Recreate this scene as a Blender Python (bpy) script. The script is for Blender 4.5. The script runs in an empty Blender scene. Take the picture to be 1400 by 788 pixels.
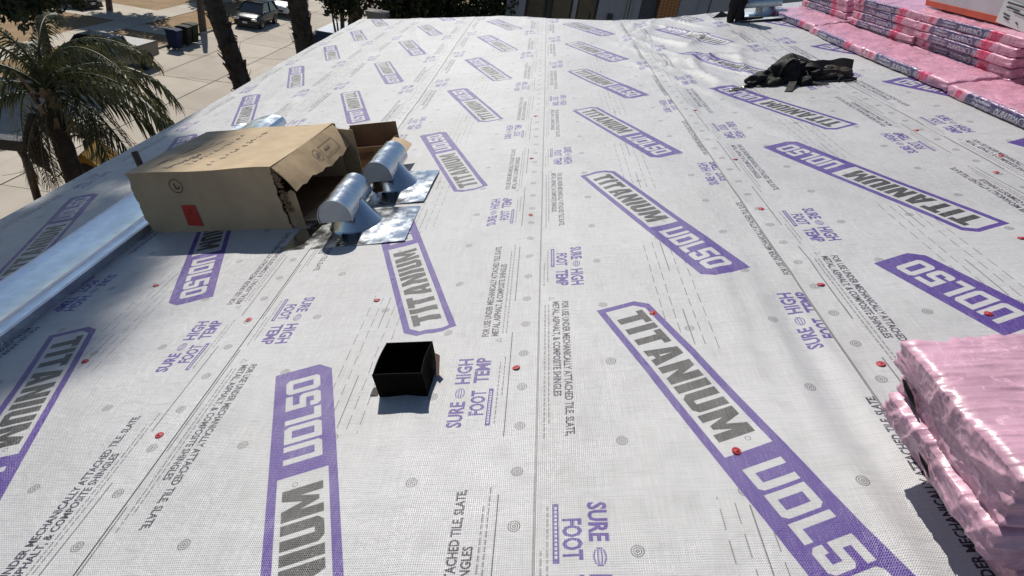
import bpy, bmesh, math, random
import numpy as np
from mathutils import Vector, Matrix, noise as mnoise
from mathutils.geometry import tessellate_polygon

R_ = math.radians
random.seed(7)
rng = np.random.default_rng(11)
scene = bpy.context.scene
COL = scene.collection

# ------------------------------------------------------------------ camera, sky, sun, exposure
cam_d = bpy.data.cameras.new('camera'); cam = bpy.data.objects.new('camera', cam_d); COL.objects.link(cam)
CX = Vector((0.98792742, 0.05238328, 0.14579234)); CU = Vector((-0.15142627, 0.52519263, 0.8374024)); CF = Vector((0.03270318, 0.84936958, -0.52678441))
CP = Vector((-0.31455, 0.0, 1.17392))
cam.matrix_world = Matrix(((CX.x, CU.x, -CF.x, CP.x), (CX.y, CU.y, -CF.y, CP.y), (CX.z, CU.z, -CF.z, CP.z), (0, 0, 0, 1)))
cam_d.sensor_width = 36.0; cam_d.lens = 815.1 / 1400 * 36.0
cam_d.clip_start = 0.05; cam_d.clip_end = 2000
scene.camera = cam
SUNV = Vector((-0.32, 0.62, 0.715)).normalized()
world = bpy.data.worlds.new("World"); scene.world = world; world.use_nodes = True
wn = world.node_tree; wn.nodes.clear()
wo = wn.nodes.new('ShaderNodeOutputWorld'); wb = wn.nodes.new('ShaderNodeBackground'); sk = wn.nodes.new('ShaderNodeTexSky')
sk.sky_type = 'NISHITA'; sk.sun_disc = False
sk.sun_elevation = math.asin(SUNV.z); sk.sun_rotation = math.atan2(SUNV.x, SUNV.y)
sk.air_density = 1.0; sk.dust_density = 0.25; sk.ozone_density = 1.6
wb.inputs['Strength'].default_value = 0.072
wn.links.new(sk.outputs[0], wb.inputs[0]); wn.links.new(wb.outputs[0], wo.inputs[0])
sun_d = bpy.data.lights.new('sun', 'SUN'); sun = bpy.data.objects.new('sun', sun_d); COL.objects.link(sun)
sun_d.energy = 4.6; sun_d.angle = R_(0.53); sun_d.color = (1.0, 0.95, 0.87)
sun.rotation_euler = (-SUNV).to_track_quat('-Z', 'Y').to_euler(); sun.location = (0, 0, 30)
vs = scene.view_settings
vs.view_transform = 'Standard'; vs.look = 'None'; vs.exposure = 0.14; vs.gamma = 1.0; vs.use_curve_mapping = False

# ------------------------------------------------------------------ roof coordinates: u across (up the slope), v along, n off the sheet
S = 1.33
SL = R_(15)
EU = Vector((math.cos(SL), 0, math.sin(SL))); EV = Vector((0, 1, 0)); EN = Vector((-math.sin(SL), 0, math.cos(SL)))
RM = Matrix(((EU.x, EV.x, EN.x), (EU.y, EV.y, EN.y), (EU.z, EV.z, EN.z)))
GZ = -8.03

class VNoise:
    def __init__(s, seed): s.t = np.random.default_rng(seed).random((256, 256)) * 2 - 1
    def __call__(s, x, y):
        x = np.asarray(x, float); y = np.asarray(y, float)
        xi = np.floor(x).astype(int); yi = np.floor(y).astype(int); fx = x - xi; fy = y - yi
        fx = fx * fx * (3 - 2 * fx); fy = fy * fy * (3 - 2 * fy)
        t = s.t; a = t[xi % 256, yi % 256]; b = t[(xi + 1) % 256, yi % 256]; c = t[xi % 256, (yi + 1) % 256]; d = t[(xi + 1) % 256, (yi + 1) % 256]
        return (a * (1 - fx) + b * fx) * (1 - fy) + (c * (1 - fx) + d * fx) * fy
N1, N2, N3, N4 = VNoise(1), VNoise(2), VNoise(3), VNoise(4)

def hgt(u, v):
    """sheet height in metres over the roof plane"""
    u = np.asarray(u, float); v = np.asarray(v, float)
    z = np.interp(v, [-2, 0, 3, 4, 5, 6, 7, 10], [0, 0, -.0027, -.009, .006, .032, .042, .045])
    z = z + 0.0022 * N1(u * 3.1, v * 2.2) + 0.0012 * N2(u * 8, v * 5)
    # long ripples beside the right seam
    w = np.exp(-((u - 0.50 - .03 * np.sin(v * 3)) / .10) ** 2) * np.clip((v - .45) / .2, 0, 1) * np.clip((1.75 - v) / .5, 0, 1)
    z = z + w * .0055 * np.sin((u + .05 * N1(v * 2, u)) * 62 - v * 2.5)
    w = np.exp(-((u - 0.42 + .05 * (v - 1.4)) / .055) ** 2) * np.exp(-((v - 1.45) / .35) ** 2)
    z = z + .010 * w
    # creases fanning along the far right seam
    w = np.exp(-((u - 0.95) / .33) ** 2) * np.clip((v - 3.3) / .7, 0, 1) * np.clip((6.2 - v) / .6, 0, 1)
    r1 = 1 - np.abs(N3(u * 5 + v * 1.6, v * 1.1 - u * 1.2)) * 2
    r2 = 1 - np.abs(N4(u * 4 - v * 2.0, v * 1.0 + u * 3)) * 2
    z = z + w * (.030 * np.clip(r1, 0, 1) ** 3 + .034 * np.clip(r2, 0, 1) ** 3)
    # shallow creases elsewhere
    r3 = 1 - np.abs(N2(u * 2.3 + v * .45, v * .55 - u * .5)) * 2.4
    z = z + .0065 * np.clip(r3, 0, 1) ** 4
    r4 = 1 - np.abs(N1(u * 6.5 + v * .8 + 9, v * .8 - u * .6)) * 2.2
    z = z + .0032 * np.clip(r4, 0, 1) ** 3 * np.clip(N4(u * 1.3, v * .9) * 1.6 + .35, 0, 1)
    w = np.exp(-((u + .36) / .09) ** 2) * np.clip((v - .9) / .3, 0, 1) * np.clip((2.6 - v) / .5, 0, 1)
    z = z + w * .0048 * np.sin(u * 70 + .8 * np.sin(v * 4))
    return z

def RW(u, v, n=0.0):
    return EU * (u * S) + EV * (v * S) + EN * (n * S)

# ------------------------------------------------------------------ mesh helpers
class MB:
    def __init__(s): s.v = []; s.f = []; s.sm = []; s.uv = {}
    def add(s, verts, faces, smooth=False, M=None, uvs=None):
        o = len(s.v)
        for p in verts:
            p = Vector(p)
            s.v.append(tuple(M @ p) if M is not None else tuple(p))
        for i, f in enumerate(faces):
            if uvs is not None: s.uv[len(s.f)] = uvs[i]
            s.f.append(tuple(o + k for k in f)); s.sm.append(smooth)
        return s
    def box(s, c, d, M=None, taper=(1, 1)):
        x, y, z = c; a, b, h = d[0] / 2, d[1] / 2, d[2] / 2; tx, ty = taper
        vs = [(x - a, y - b, z - h), (x + a, y - b, z - h), (x + a, y + b, z - h), (x - a, y + b, z - h),
              (x - a * tx, y - b * ty, z + h), (x + a * tx, y - b * ty, z + h), (x + a * tx, y + b * ty, z + h), (x - a * tx, y + b * ty, z + h)]
        return s.add(vs, [(3, 2, 1, 0), (4, 5, 6, 7), (0, 1, 5, 4), (1, 2, 6, 5), (2, 3, 7, 6), (3, 0, 4, 7)], False, M)
    def slab(s, quad, t, M=None):
        """a quad (4 points) given a thickness t along its normal"""
        q = [Vector(p) for p in quad]; n = (q[1] - q[0]).cross(q[3] - q[0]).normalized() * t
        return s.add(q + [p - n for p in q], [(0, 1, 2, 3), (7, 6, 5, 4), (0, 4, 5, 1), (1, 5, 6, 2), (2, 6, 7, 3), (3, 7, 4, 0)], False, M)
    def prism(s, prof, a, b, axis='y', M=None, smooth=False):
        """2-D profile swept between a and b on an axis"""
        n = len(prof); vs = []
        for t in (a, b):
            for (p, q) in prof:
                vs.append({'x': (t, p, q), 'y': (p, t, q), 'z': (p, q, t)}[axis])
        fs = [(i, (i + 1) % n, n + (i + 1) % n, n + i) for i in range(n)]
        s.add(vs, fs, smooth, M)
        tri = tessellate_polygon([[Vector((p, q, 0)) for p, q in prof]])
        s.add(vs, [tuple(t) for t in tri] + [tuple(n + k for k in t[::-1]) for t in tri], False, M)
        return s
    def tube(s, pts, r, n=8, cap=True, M=None, flat=1.0, smooth=True):
        pts = [Vector(p) for p in pts]; m = len(pts)
        rs = r if isinstance(r, (list, tuple)) else [r] * m
        vs = []; prev = None
        for i, p in enumerate(pts):
            t = (pts[min(i + 1, m - 1)] - pts[max(i - 1, 0)]).normalized()
            if prev is None:
                ref = Vector((0, 0, 1)) if abs(t.z) < .9 else Vector((1, 0, 0))
                a = t.cross(ref).normalized()
            else: a = (prev - t * prev.dot(t)).normalized()
            b = t.cross(a); prev = a
            for k in range(n):
                an = 2 * math.pi * k / n
                vs.append(p + a * (rs[i] * math.cos(an)) + b * (rs[i] * flat * math.sin(an)))
        fs = [(i * n + k, i * n + (k + 1) % n, (i + 1) * n + (k + 1) % n, (i + 1) * n + k) for i in range(m - 1) for k in range(n)]
        s.add(vs, fs, smooth, M)
        if cap: s.add(vs, [tuple(range(n))[::-1], tuple((m - 1) * n + k for k in range(n))], False, M)
        return s
    def ribbon(s, pts, w, t, side=(0, 0, 1), M=None):
        """a strap: flat rectangle swept on a path; width runs along 'side' (one vector or one per point)"""
        pts = [Vector(p) for p in pts]; m = len(pts); vs = []
        for i, p in enumerate(pts):
            d = (pts[min(i + 1, m - 1)] - pts[max(i - 1, 0)]).normalized()
            sd = Vector(side[i]) if isinstance(side[0], (tuple, list, Vector)) else Vector(side)
            sd = (sd - d * sd.dot(d)).normalized(); nn = d.cross(sd)
            ww = w[i] if isinstance(w, (list, tuple)) else w
            for a, b in ((-1, -1), (1, -1), (1, 1), (-1, 1)): vs.append(p + sd * (a * ww / 2) + nn * (b * t / 2))
        fs = [(i * 4 + k, i * 4 + (k + 1) % 4, i * 4 + 4 + (k + 1) % 4, i * 4 + 4 + k) for i in range(m - 1) for k in range(4)]
        fs += [(3, 2, 1, 0), tuple((m - 1) * 4 + k for k in range(4))]
        return s.add(vs, fs, False, M)
    def lathe(s, prof, n=16, M=None, smooth=True):
        m = len(prof)
        vs = [(r * math.cos(2 * math.pi * k / n), r * math.sin(2 * math.pi * k / n), z) for (r, z) in prof for k in range(n)]
        fs = [(i * n + k, i * n + (k + 1) % n, (i + 1) * n + (k + 1) % n, (i + 1) * n + k) for i in range(m - 1) for k in range(n)]
        return s.add(vs, fs, smooth, M)
    def mesh(s, name, mat=None, fix=True):
        me = bpy.data.meshes.new(name); me.from_pydata(s.v, [], s.f)
        me.polygons.foreach_set('use_smooth', s.sm)
        if s.uv:
            l = me.uv_layers.new(name='UVMap')
            for p in me.polygons:
                u = s.uv.get(p.index)
                if u:
                    for j, li in enumerate(p.loop_indices): l.data[li].uv = u[j]
        if fix and not s.uv:
            bm = bmesh.new(); bm.from_mesh(me); bmesh.ops.recalc_face_normals(bm, faces=bm.faces); bm.to_mesh(me); bm.free()
        if mat: me.materials.append(mat)
        me.update(); return me
    def build(s, name, mat, parent=None, fix=True, bevel=0):
        o = bpy.data.objects.new(name, s.mesh(name, mat, fix)); COL.objects.link(o)
        if parent: o.parent = parent
        if bevel:
            b = o.modifiers.new('bevel', 'BEVEL'); b.width = bevel; b.segments = 2; b.limit_method = 'ANGLE'; b.angle_limit = R_(35)
        return o

def tag(o, label=None, cat=None, group=None, kind=None):
    if label: o['label'] = label
    if cat: o['category'] = cat
    if group: o['group'] = group
    if kind: o['kind'] = kind
    return o
def thing(name, label, cat, loc=(0, 0, 0), rz=0.0, group=None, mat=None):
    o = bpy.data.objects.new(name, None); COL.objects.link(o); o.empty_display_size = .2
    if mat is not None: o.matrix_world = mat
    else: o.location = loc; o.rotation_euler = (0, 0, rz)
    return tag(o, label, cat, group)
def roofmat(u, v, rot=0.0, n=0.0):
    base = RW(u, v, 0) + EN * (float(hgt(u, v)) + n)
    return Matrix.Translation(base) @ RM.to_4x4() @ Matrix.Rotation(rot, 4, 'Z')
def copy_tree(o, parent=None):
    c = o.copy(); COL.objects.link(c)
    if parent: c.parent = parent
    for ch in list(o.children): copy_tree(ch, c)
    return c
def flat_obj(name, verts, faces, mat, parent): return MB().add(verts, faces).build(name, mat, parent)

# ------------------------------------------------------------------ materials
class NT:
    def __init__(s, name):
        s.m = bpy.data.materials.new(name); s.m.use_nodes = True; s.t = s.m.node_tree; s.t.nodes.clear()
        s.out = s.n('ShaderNodeOutputMaterial'); s.b = s.n('ShaderNodeBsdfPrincipled'); s.l(s.b.outputs[0], s.out.inputs[0])
    def n(s, t, **k):
        x = s.t.nodes.new(t)
        for a, b in k.items(): setattr(x, a, b)
        return x
    def l(s, a, b): s.t.links.new(a, b)
    def val(s, sock, v):
        if hasattr(v, 'links') or hasattr(v, 'is_linked'): s.l(v, sock)
        else: sock.default_value = v
    def math(s, op, a, b=0.0, c=None, clamp=False):
        x = s.n('ShaderNodeMath', operation=op); x.use_clamp = clamp
        s.val(x.inputs[0], a); s.val(x.inputs[1], b)
        if c is not None: s.val(x.inputs[2], c)
        return x.outputs[0]
    def mix(s, f, a, b):
        x = s.n('ShaderNodeMix', data_type='RGBA'); s.val(x.inputs[0], f)
        s.val(x.inputs[6], a if not isinstance(a, tuple) else (*a, 1)); s.val(x.inputs[7], b if not isinstance(b, tuple) else (*b, 1))
        return x.outputs[2]
    def noise(s, scale, detail=3, rough=.5, vec=None, dist=0.0):
        x = s.n('ShaderNodeTexNoise'); x.inputs['Scale'].default_value = scale; x.inputs['Detail'].default_value = detail
        x.inputs['Roughness'].default_value = rough; x.inputs['Distortion'].default_value = dist
        if vec is not None: s.l(vec, x.inputs['Vector'])
        return x.outputs[0]
    def ramp(s, f, a, b, c0=0.0, c1=1.0):
        x = s.n('ShaderNodeMapRange'); x.interpolation_type = 'SMOOTHSTEP'; s.l(f, x.inputs[0])
        for i, v in ((1, a), (2, b), (3, c0), (4, c1)): x.inputs[i].default_value = v
        return x.outputs[0]
    def coord(s, which='Object', scale=None):
        x = s.n('ShaderNodeTexCoord').outputs[which]
        if scale:
            m = s.n('ShaderNodeMapping'); m.inputs['Scale'].default_value = scale; s.l(x, m.inputs[0]); return m.outputs[0]
        return x
    def bump(s, h, strength=.3, dist=.01, prev=None):
        x = s.n('ShaderNodeBump'); x.inputs['Strength'].default_value = strength; x.inputs['Distance'].default_value = dist
        s.l(h, x.inputs['Height'])
        if prev is not None: s.l(prev, x.inputs['Normal'])
        s.l(x.outputs[0], s.b.inputs['Normal']); return x.outputs[0]

def mat(name, col, rough=.6, metal=0.0, var=.25, vscale=6.0, bump=0.0, bscale=40.0, bdist=.005, spec=.5, col2=None, coat=0.0, sc=None, trans=0.0):
    t = NT(name); c = t.coord('Object', sc)
    if var or col2:
        d = col2 if col2 else tuple(x * (1 - var) for x in col)
        f = t.ramp(t.noise(vscale, 5, .62, c), .34, .66)
        t.l(t.mix(f, d, col), t.b.inputs['Base Color'])
        rr = t.ramp(t.noise(vscale * 2.3, 3, .5, c), .3, .7, max(0.02, rough - .07), min(1, rough + .07)); t.l(rr, t.b.inputs['Roughness'])
    else:
        t.b.inputs['Base Color'].default_value = (*col, 1); t.b.inputs['Roughness'].default_value = rough
    t.b.inputs['Metallic'].default_value = metal; t.b.inputs['Specular IOR Level'].default_value = spec
    if coat: t.b.inputs['Coat Weight'].default_value = coat; t.b.inputs['Coat Roughness'].default_value = .08
    if trans: t.b.inputs['Subsurface Weight'].default_value = 0
    if bump: t.bump(t.noise(bscale, 5, .6, c), bump, bdist)
    return t.m

# ------------------------------------------------------------------ flat print, rasterised from letter shapes
class Canvas:
    def __init__(s, w, h, x0, y0, x1, y1, ss=2, chans=2):
        s.w, s.h, s.ss = w, h, ss; s.x0, s.y0 = x0, y0; s.sx = w * ss / (x1 - x0); s.sy = h * ss / (y1 - y0)
        s.a = np.zeros((h * ss, w * ss, chans), np.float32)
    def tris(s, T, ch, val=1.0, wrap=False):
        H, W, _ = s.a.shape
        for tri in T:
            P = (np.asarray(tri, float) - (s.x0, s.y0)) * (s.sx, s.sy)
            for off in ((-H, 0, H) if wrap else (0,)):
                Q = P + (0, off)
                a, b = np.floor(Q.min(0)).astype(int), np.ceil(Q.max(0)).astype(int) + 1
                a = np.maximum(a, 0); bx, by = min(b[0], W), min(b[1], H)
                if a[0] >= bx or a[1] >= by: continue
                X, Y = np.meshgrid(np.arange(a[0], bx) + .5, np.arange(a[1], by) + .5)
                (ax, ay), (bx_, by_), (cx, cy) = Q
                e0 = (bx_ - ax) * (Y - ay) - (by_ - ay) * (X - ax); e1 = (cx - bx_) * (Y - by_) - (cy - by_) * (X - bx_); e2 = (ax - cx) * (Y - cy) - (ay - cy) * (X - cx)
                m = ((e0 >= 0) & (e1 >= 0) & (e2 >= 0)) | ((e0 <= 0) & (e1 <= 0) & (e2 <= 0))
                for c in (ch if isinstance(ch, tuple) else (ch,)):
                    s.a[a[1]:by, a[0]:bx, c][m] = val
    def poly(s, pts, ch, val=1.0, wrap=False):
        P = [Vector((p[0], p[1], 0)) for p in pts]
        s.tris([[pts[i] for i in t] for t in tessellate_polygon([P])], ch, val, wrap)
    def image(s, name):
        a = s.a.reshape(s.h, s.ss, s.w, s.ss, -1).mean((1, 3))
        out = np.ones((s.h, s.w, 4), np.float32); out[..., :3] = 0; out[..., :a.shape[2]] = a
        im = bpy.data.images.new(name, s.w, s.h, alpha=True, float_buffer=False); im.colorspace_settings.name = 'Non-Color'
        im.pixels.foreach_set(out.ravel()); im.pack(); return im

_tc = {}
def text_tris(txt, bold=.0):
    """triangles of a line of type, one unit tall capitals, left end at 0; returns tris and width"""
    k = (txt, bold)
    if k in _tc: return _tc[k]
    cu = bpy.data.curves.new('t', 'FONT'); cu.body = txt; cu.resolution_u = 2; cu.offset = bold; cu.size = 1 / .73
    o = bpy.data.objects.new('t', cu); COL.objects.link(o)
    me = bpy.data.meshes.new_from_object(o.evaluated_get(bpy.context.evaluated_depsgraph_get()))
    me.calc_loop_triangles(); V = [v.co.xy for v in me.vertices]
    T = [[tuple(V[i]) for i in t.vertices] for t in me.loop_triangles]
    bpy.data.objects.remove(o); bpy.data.curves.remove(cu); bpy.data.meshes.remove(me)
    A = np.array(T); A[..., 0] -= A[..., 0].min()
    _tc[k] = (A, A[..., 0].max()); return _tc[k]
def place(A, org, ex, ey): return np.asarray(org) + A[..., :1] * np.asarray(ex) + A[..., 1:2] * np.asarray(ey)

# block letters, each as polygons (solid) on a unit height; second list = holes
def glyph(c):
    k = .20                                       # stroke in x
    G = {
     'T': ([[(0, 1), (.62, 1), (.62, .76), (.44, .76), (.44, 0), (.18, 0), (.18, .76), (0, .76)]], [], .62),
     'I': ([[(0, 0), (.26, 0), (.26, 1), (0, 1)]], [], .26),
     'A': ([[(0, 0), (.18, 1), (.50, 1), (.68, 0), (.42, 0), (.395, .17), (.285, .17), (.26, 0)]], [[(.305, .34), (.375, .34), (.34, .72)]], .68),
     'N': ([[(0, 0), (0, 1), (.24, 1), (.42, .5), (.42, 1), (.66, 1), (.66, 0), (.42, 0), (.24, .5), (.24, 0)]], [], .66),
     'U': ([[(0, 1), (.25, 1), (.25, .22), (.37, .22), (.37, 1), (.62, 1), (.62, .14), (.5, 0), (.12, 0), (0, .14)]], [], .62),
     'M': ([[(0, 0), (0, 1), (.28, 1), (.42, .5), (.56, 1), (.84, 1), (.84, 0), (.61, 0), (.61, .55), (.48, .1), (.36, .1), (.23, .55), (.23, 0)]], [], .84),
     'u': ([[(0, 1), (.19, 1), (.19, .2), (.47, .2), (.47, 1), (.66, 1), (.66, .1), (.57, 0), (0, 0)]], [], .66),
     'D': ([[(0, 0), (.57, 0), (.66, .12), (.66, .88), (.57, 1), (0, 1)]], [[(.19, .2), (.47, .2), (.47, .8), (.19, .8)]], .66),
     'L': ([[(0, 1), (.19, 1), (.19, .2), (.5, .2), (.5, 0), (0, 0)]], [], .5),
     '5': ([[(.62, 1), (0, 1), (0, .42), (.42, .42), (.42, .2), (.2, .2), (.2, .3), (0, .3), (0, .1), (.1, 0), (.53, 0), (.62, .1), (.62, .53), (.53, .61), (.2, .61), (.2, .8), (.62, .8)]], [], .62),
     '0': ([[(.1, 0), (.56, 0), (.66, .1), (.66, .9), (.56, 1), (.1, 1), (0, .9), (0, .1)]], [[(.2, .2), (.46, .2), (.46, .8), (.2, .8)]], .66),
    }
    return G[c]
def word(cv, txt, org, ex, ey, wid, ch, val, back, gap=.11):
    tot = sum(glyph(c)[2] for c in txt) + gap * (len(txt) - 1); sc = wid / tot; x = 0
    org, ex, ey = np.array(org), np.array(ex), np.array(ey)
    for c in txt:
        so, ho, w = glyph(c)
        f = lambda P: [tuple(org + ex * ((x + p) * sc) + ey * q) for p, q in P]
        for P in so: cv.poly(f(P), ch, val, True)
        for P in ho: cv.poly(f(P), ch, back, True)
        x += w + gap

def make_print():
    cv = Canvas(1380, 1500, -.46, -.5, .46, .5)
    PUR, BLK = 0, 1
    r = random.Random(3)
    def line(p0, q0, q1, w, ch, dash=0):
        q = q0
        while q < q1:
            e = min(q1, q + (dash if dash else 9)); cv.poly([(p0 - w, q), (p0 + w, q), (p0 + w, e), (p0 - w, e)], ch, .8, True); q = e + (dash * .45 if dash else 9)
    # centre dashes and broken lines
    for p in (-.052, -.024, .024, .052): line(p, .22 + r.random() * .03, .80, .0011, BLK, .038 + .01 * r.random())
    line(0, .24, .40, .0014, BLK); line(0, .60, .78, .0014, BLK)
    # edge text, read from both edges of the roll
    for sgn in (1, -1):
        P = lambda p, q, sgn=sgn: (sgn * p, sgn * q)
        ex = np.array((0, sgn)); ey = np.array((-sgn, 0))
        def txt(t, p_base, q0, h, L, ch, bold=.03):
            A, w = text_tris(t, bold); cv.tris(place(A, P(p_base, q0), ex * (L / w), ey * h), ch, 1, True)
        txt('FOR USE UNDER MECHANICALLY ATTACHED TILE, SLATE,', .317, .528, .0185, .507, (PUR, BLK), .035)
        txt('METAL, ASPHALT, & COMPOSITE SHINGLES', .3425, .528, .0185, .385, (PUR, BLK), .035)
        def fine(p, q0, q1, h):                                # print too small to read: broken word-length strokes
            q = q0
            while q < q1:
                d = .006 + .014 * r.random(); c0, c1 = P(p, q), P(p + h, min(q1, q + d)); q += d + .0035
                cv.poly([c0, (c1[0], c0[1]), c1, (c0[0], c1[1])], BLK, .62, True)
        fine(.352, .54, 1.0, .0036); fine(.362, .54, 1.04, .0036)
        txt('SURE', .283, .203, .034, .082, PUR, .05); txt('FOOT', .329, .238, .034, .082, PUR, .05)
        txt('HIGH', .286, .346, .036, .095, PUR, .05); txt('TEMP', .331, .346, .036, .095, PUR, .05)
        # foot print
        for i in range(9):
            for j in range(4):
                a = (i - 4) / 4.3; hw = .012 * math.sqrt(max(0, 1 - a * a)); p = -hw + 2 * hw * (j + .5) / 4
                c = P(.268 + p * 1.1, .314 + a * .017); d = .0016
                cv.poly([(c[0] - d, c[1] - d), (c[0] + d, c[1] - d), (c[0] + d, c[1] + d), (c[0] - d, c[1] + d)], PUR, 1, True)
        a, b = P(.336, .205), P(.3475, .325); cv.poly([a, (b[0], a[1]), b, (a[0], b[1])], PUR, 1, True)
        for k_ in range(13):
            a, b = P(.3395, .212 + k_ * .0082), P(.3440, .2175 + k_ * .0082); cv.poly([a, (b[0], a[1]), b, (a[0], b[1])], PUR, 0, True)
        fine(.355, .21, .42, .0034); fine(.366, .30, .44, .0034)
        cv.poly([P(.352, .500), P(.352, .519), P(.336, .5095)], BLK, .8, True); cv.poly([P(.350, .503), P(.350, .516), P(.340, .5095)], BLK, 0, True)
        line(sgn * .380, -.5, .5, .0015, BLK, .33)
        line(sgn * .4485, -.5, .5, .0012, BLK)  # dark line painted along the sheet edge for the shaded gap at the lap
    # nail target rings
    def ring(p, q):
        n = 22
        for r0, r1 in ((.0098, .0118), (.0058, .0077), (.0014, .0034)):
            for k in range(n):
                a, b = 2 * math.pi * k / n, 2 * math.pi * (k + 1) / n
                cv.poly([(p + r0 * math.cos(a), q + r0 * math.sin(a)), (p + r1 * math.cos(a), q + r1 * math.sin(a)), (p + r1 * math.cos(b), q + r1 * math.sin(b)), (p + r0 * math.cos(b), q + r0 * math.sin(b))], BLK, .8, True)
    for k in range(8):
        for p in (-.413, .413): ring(p, -.45 + k / 8 - .0)
    for k in range(4):
        ring(.205, -.43 + k / 4); ring(-.205, -.305 + k / 4)
    for k in range(2): ring(.0, -.19 + .5 * k)
    # the logo bar
    phi, l, w, dv = -1.226, .9356, .1414, .5667
    e = np.array((math.cos(phi), math.sin(phi))); g = np.array((-e[1], e[0])); o = -.5 * (l * e + w * g)
    X = lambda s_, t_: tuple(o + e * s_ + g * t_)
    ch_ = .030
    cv.poly([X(0, 0), X(l - ch_, 0), X(l, ch_), X(l, w), X(ch_, w), X(0, w - ch_)], (PUR, BLK), 0, True)
    cv.poly([X(0, 0), X(l - ch_, 0), X(l, ch_), X(l, w), X(ch_, w), X(0, w - ch_)], PUR, 1, True)
    b = .0185; c2 = .024
    cv.poly([X(b, b), X(dv, b), X(dv, w - b), X(b + c2, w - b), X(b, w - b - c2)], PUR, 0, True)
    word(cv, 'TITANIUM', X(.046, .0300), e, g * .0815, .484, BLK, 1, 0, .075)
    word(cv, 'uDL50', X(.604, .030), e, g * .083, .292, PUR, 0, 1, .10)
    q = X(.541, .0865)
    for k in range(12):
        a, c = 2 * math.pi * k / 12, 2 * math.pi * (k + 1) / 12
        cv.poly([(q[0] + .0045 * math.cos(a), q[1] + .0045 * math.sin(a)), (q[0] + .006 * math.cos(a), q[1] + .006 * math.sin(a)), (q[0] + .006 * math.cos(c), q[1] + .006 * math.sin(c)), (q[0] + .0045 * math.cos(c), q[1] + .0045 * math.sin(c))], BLK, .9, True)
    return cv.image('underlayment_print')

def sheet_material():
    t = NT('woven_underlayment'); uv = t.n('ShaderNodeUVMap', uv_map='UVMap').outputs[0]
    wv = t.n('ShaderNodeUVMap', uv_map='Weave').outputs[0]
    im = t.n('ShaderNodeTexImage'); im.image = make_print(); im.interpolation = 'Linear'; im.extension = 'REPEAT'; t.l(uv, im.inputs[0])
    sep = t.n('ShaderNodeSeparateColor'); t.l(im.outputs[0], sep.inputs[0]); pur, blk = sep.outputs[0], sep.outputs[1]
    wx = t.n('ShaderNodeSeparateXYZ'); t.l(wv, wx.inputs[0]); x, y = wx.outputs[0], wx.outputs[1]     # metres on the sheet
    sx = t.math('SINE', t.math('MULTIPLY', x, 2 * math.pi / .0052)); sy = t.math('SINE', t.math('MULTIPLY', y, 2 * math.pi / .0060))
    weave = t.math('MULTIPLY', sx, sy)
    n_big = t.noise(1.3, 4, .6, wv); n_mid = t.noise(11, 5, .6, wv); n_fine = t.noise(260, 2, .5, wv)
    mp = t.n('ShaderNodeMapping'); mp.inputs['Scale'].default_value = (210, 9, 1); t.l(wv, mp.inputs[0]); streak = t.noise(1, 3, .6, mp.outputs[0])
    mp2 = t.n('ShaderNodeMapping'); mp2.inputs['Scale'].default_value = (9, 170, 1); t.l(wv, mp2.inputs[0]); streak2 = t.noise(1, 3, .6, mp2.outputs[0])
    # base cloth, with dust and scuffs
    base = t.mix(t.ramp(n_big, .3, .7), (.375, .371, .370), (.452, .447, .450))
    base = t.mix(t.ramp(n_mid, .50, .78, 0, .28), base, (.28, .265, .245))
    base = t.mix(t.ramp(streak, .35, .75, 0, .42), base, (.54, .54, .55))
    base = t.mix(t.ramp(streak2, .40, .75, 0, .34), base, (.24, .24, .245))
    spk = t.n('ShaderNodeTexVoronoi'); spk.inputs['Scale'].default_value = 3.2; t.l(wv, spk.inputs['Vector'])
    base = t.mix(t.ramp(spk.outputs['Distance'], .012, .02, .75, 0), base, (.10, .09, .085))
    wear = t.ramp(t.math('ADD', t.math('MULTIPLY', streak, .45), t.math('MULTIPLY', n_fine, .62)), .50, .72, 1.0, .80)
    wear2 = t.ramp(t.math('ADD', weave, t.math('MULTIPLY', n_mid, 1.0)), -.9, .9, .93, 1.0)
    k = t.math('MULTIPLY', wear, wear2)
    c = t.mix(t.math('MULTIPLY', pur, k), base, (.052, .016, .190))
    c = t.mix(t.math('MULTIPLY', blk, k), c, (.020, .019, .018))
    t.l(c, t.b.inputs['Base Color'])
    rg = t.math('ADD', t.ramp(n_mid, .3, .7, .29, .43), t.math('MULTIPLY', n_fine, .06)); t.l(rg, t.b.inputs['Roughness'])
    t.b.inputs['Specular IOR Level'].default_value = .42
    h = t.math('ADD', t.math('MULTIPLY', weave, .5), t.math('MULTIPLY', sy, .35)); h = t.math('ADD', h, t.math('MULTIPLY', n_fine, .9))
    h = t.math('ADD', h, t.math('MULTIPLY', streak, .8))
    nb = t.bump(h, .55, .0011)
    t.bump(t.noise(22, 4, .55, wv, .6), .24, .012, nb)
    return t.m
M_sheet = sheet_material()

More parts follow.
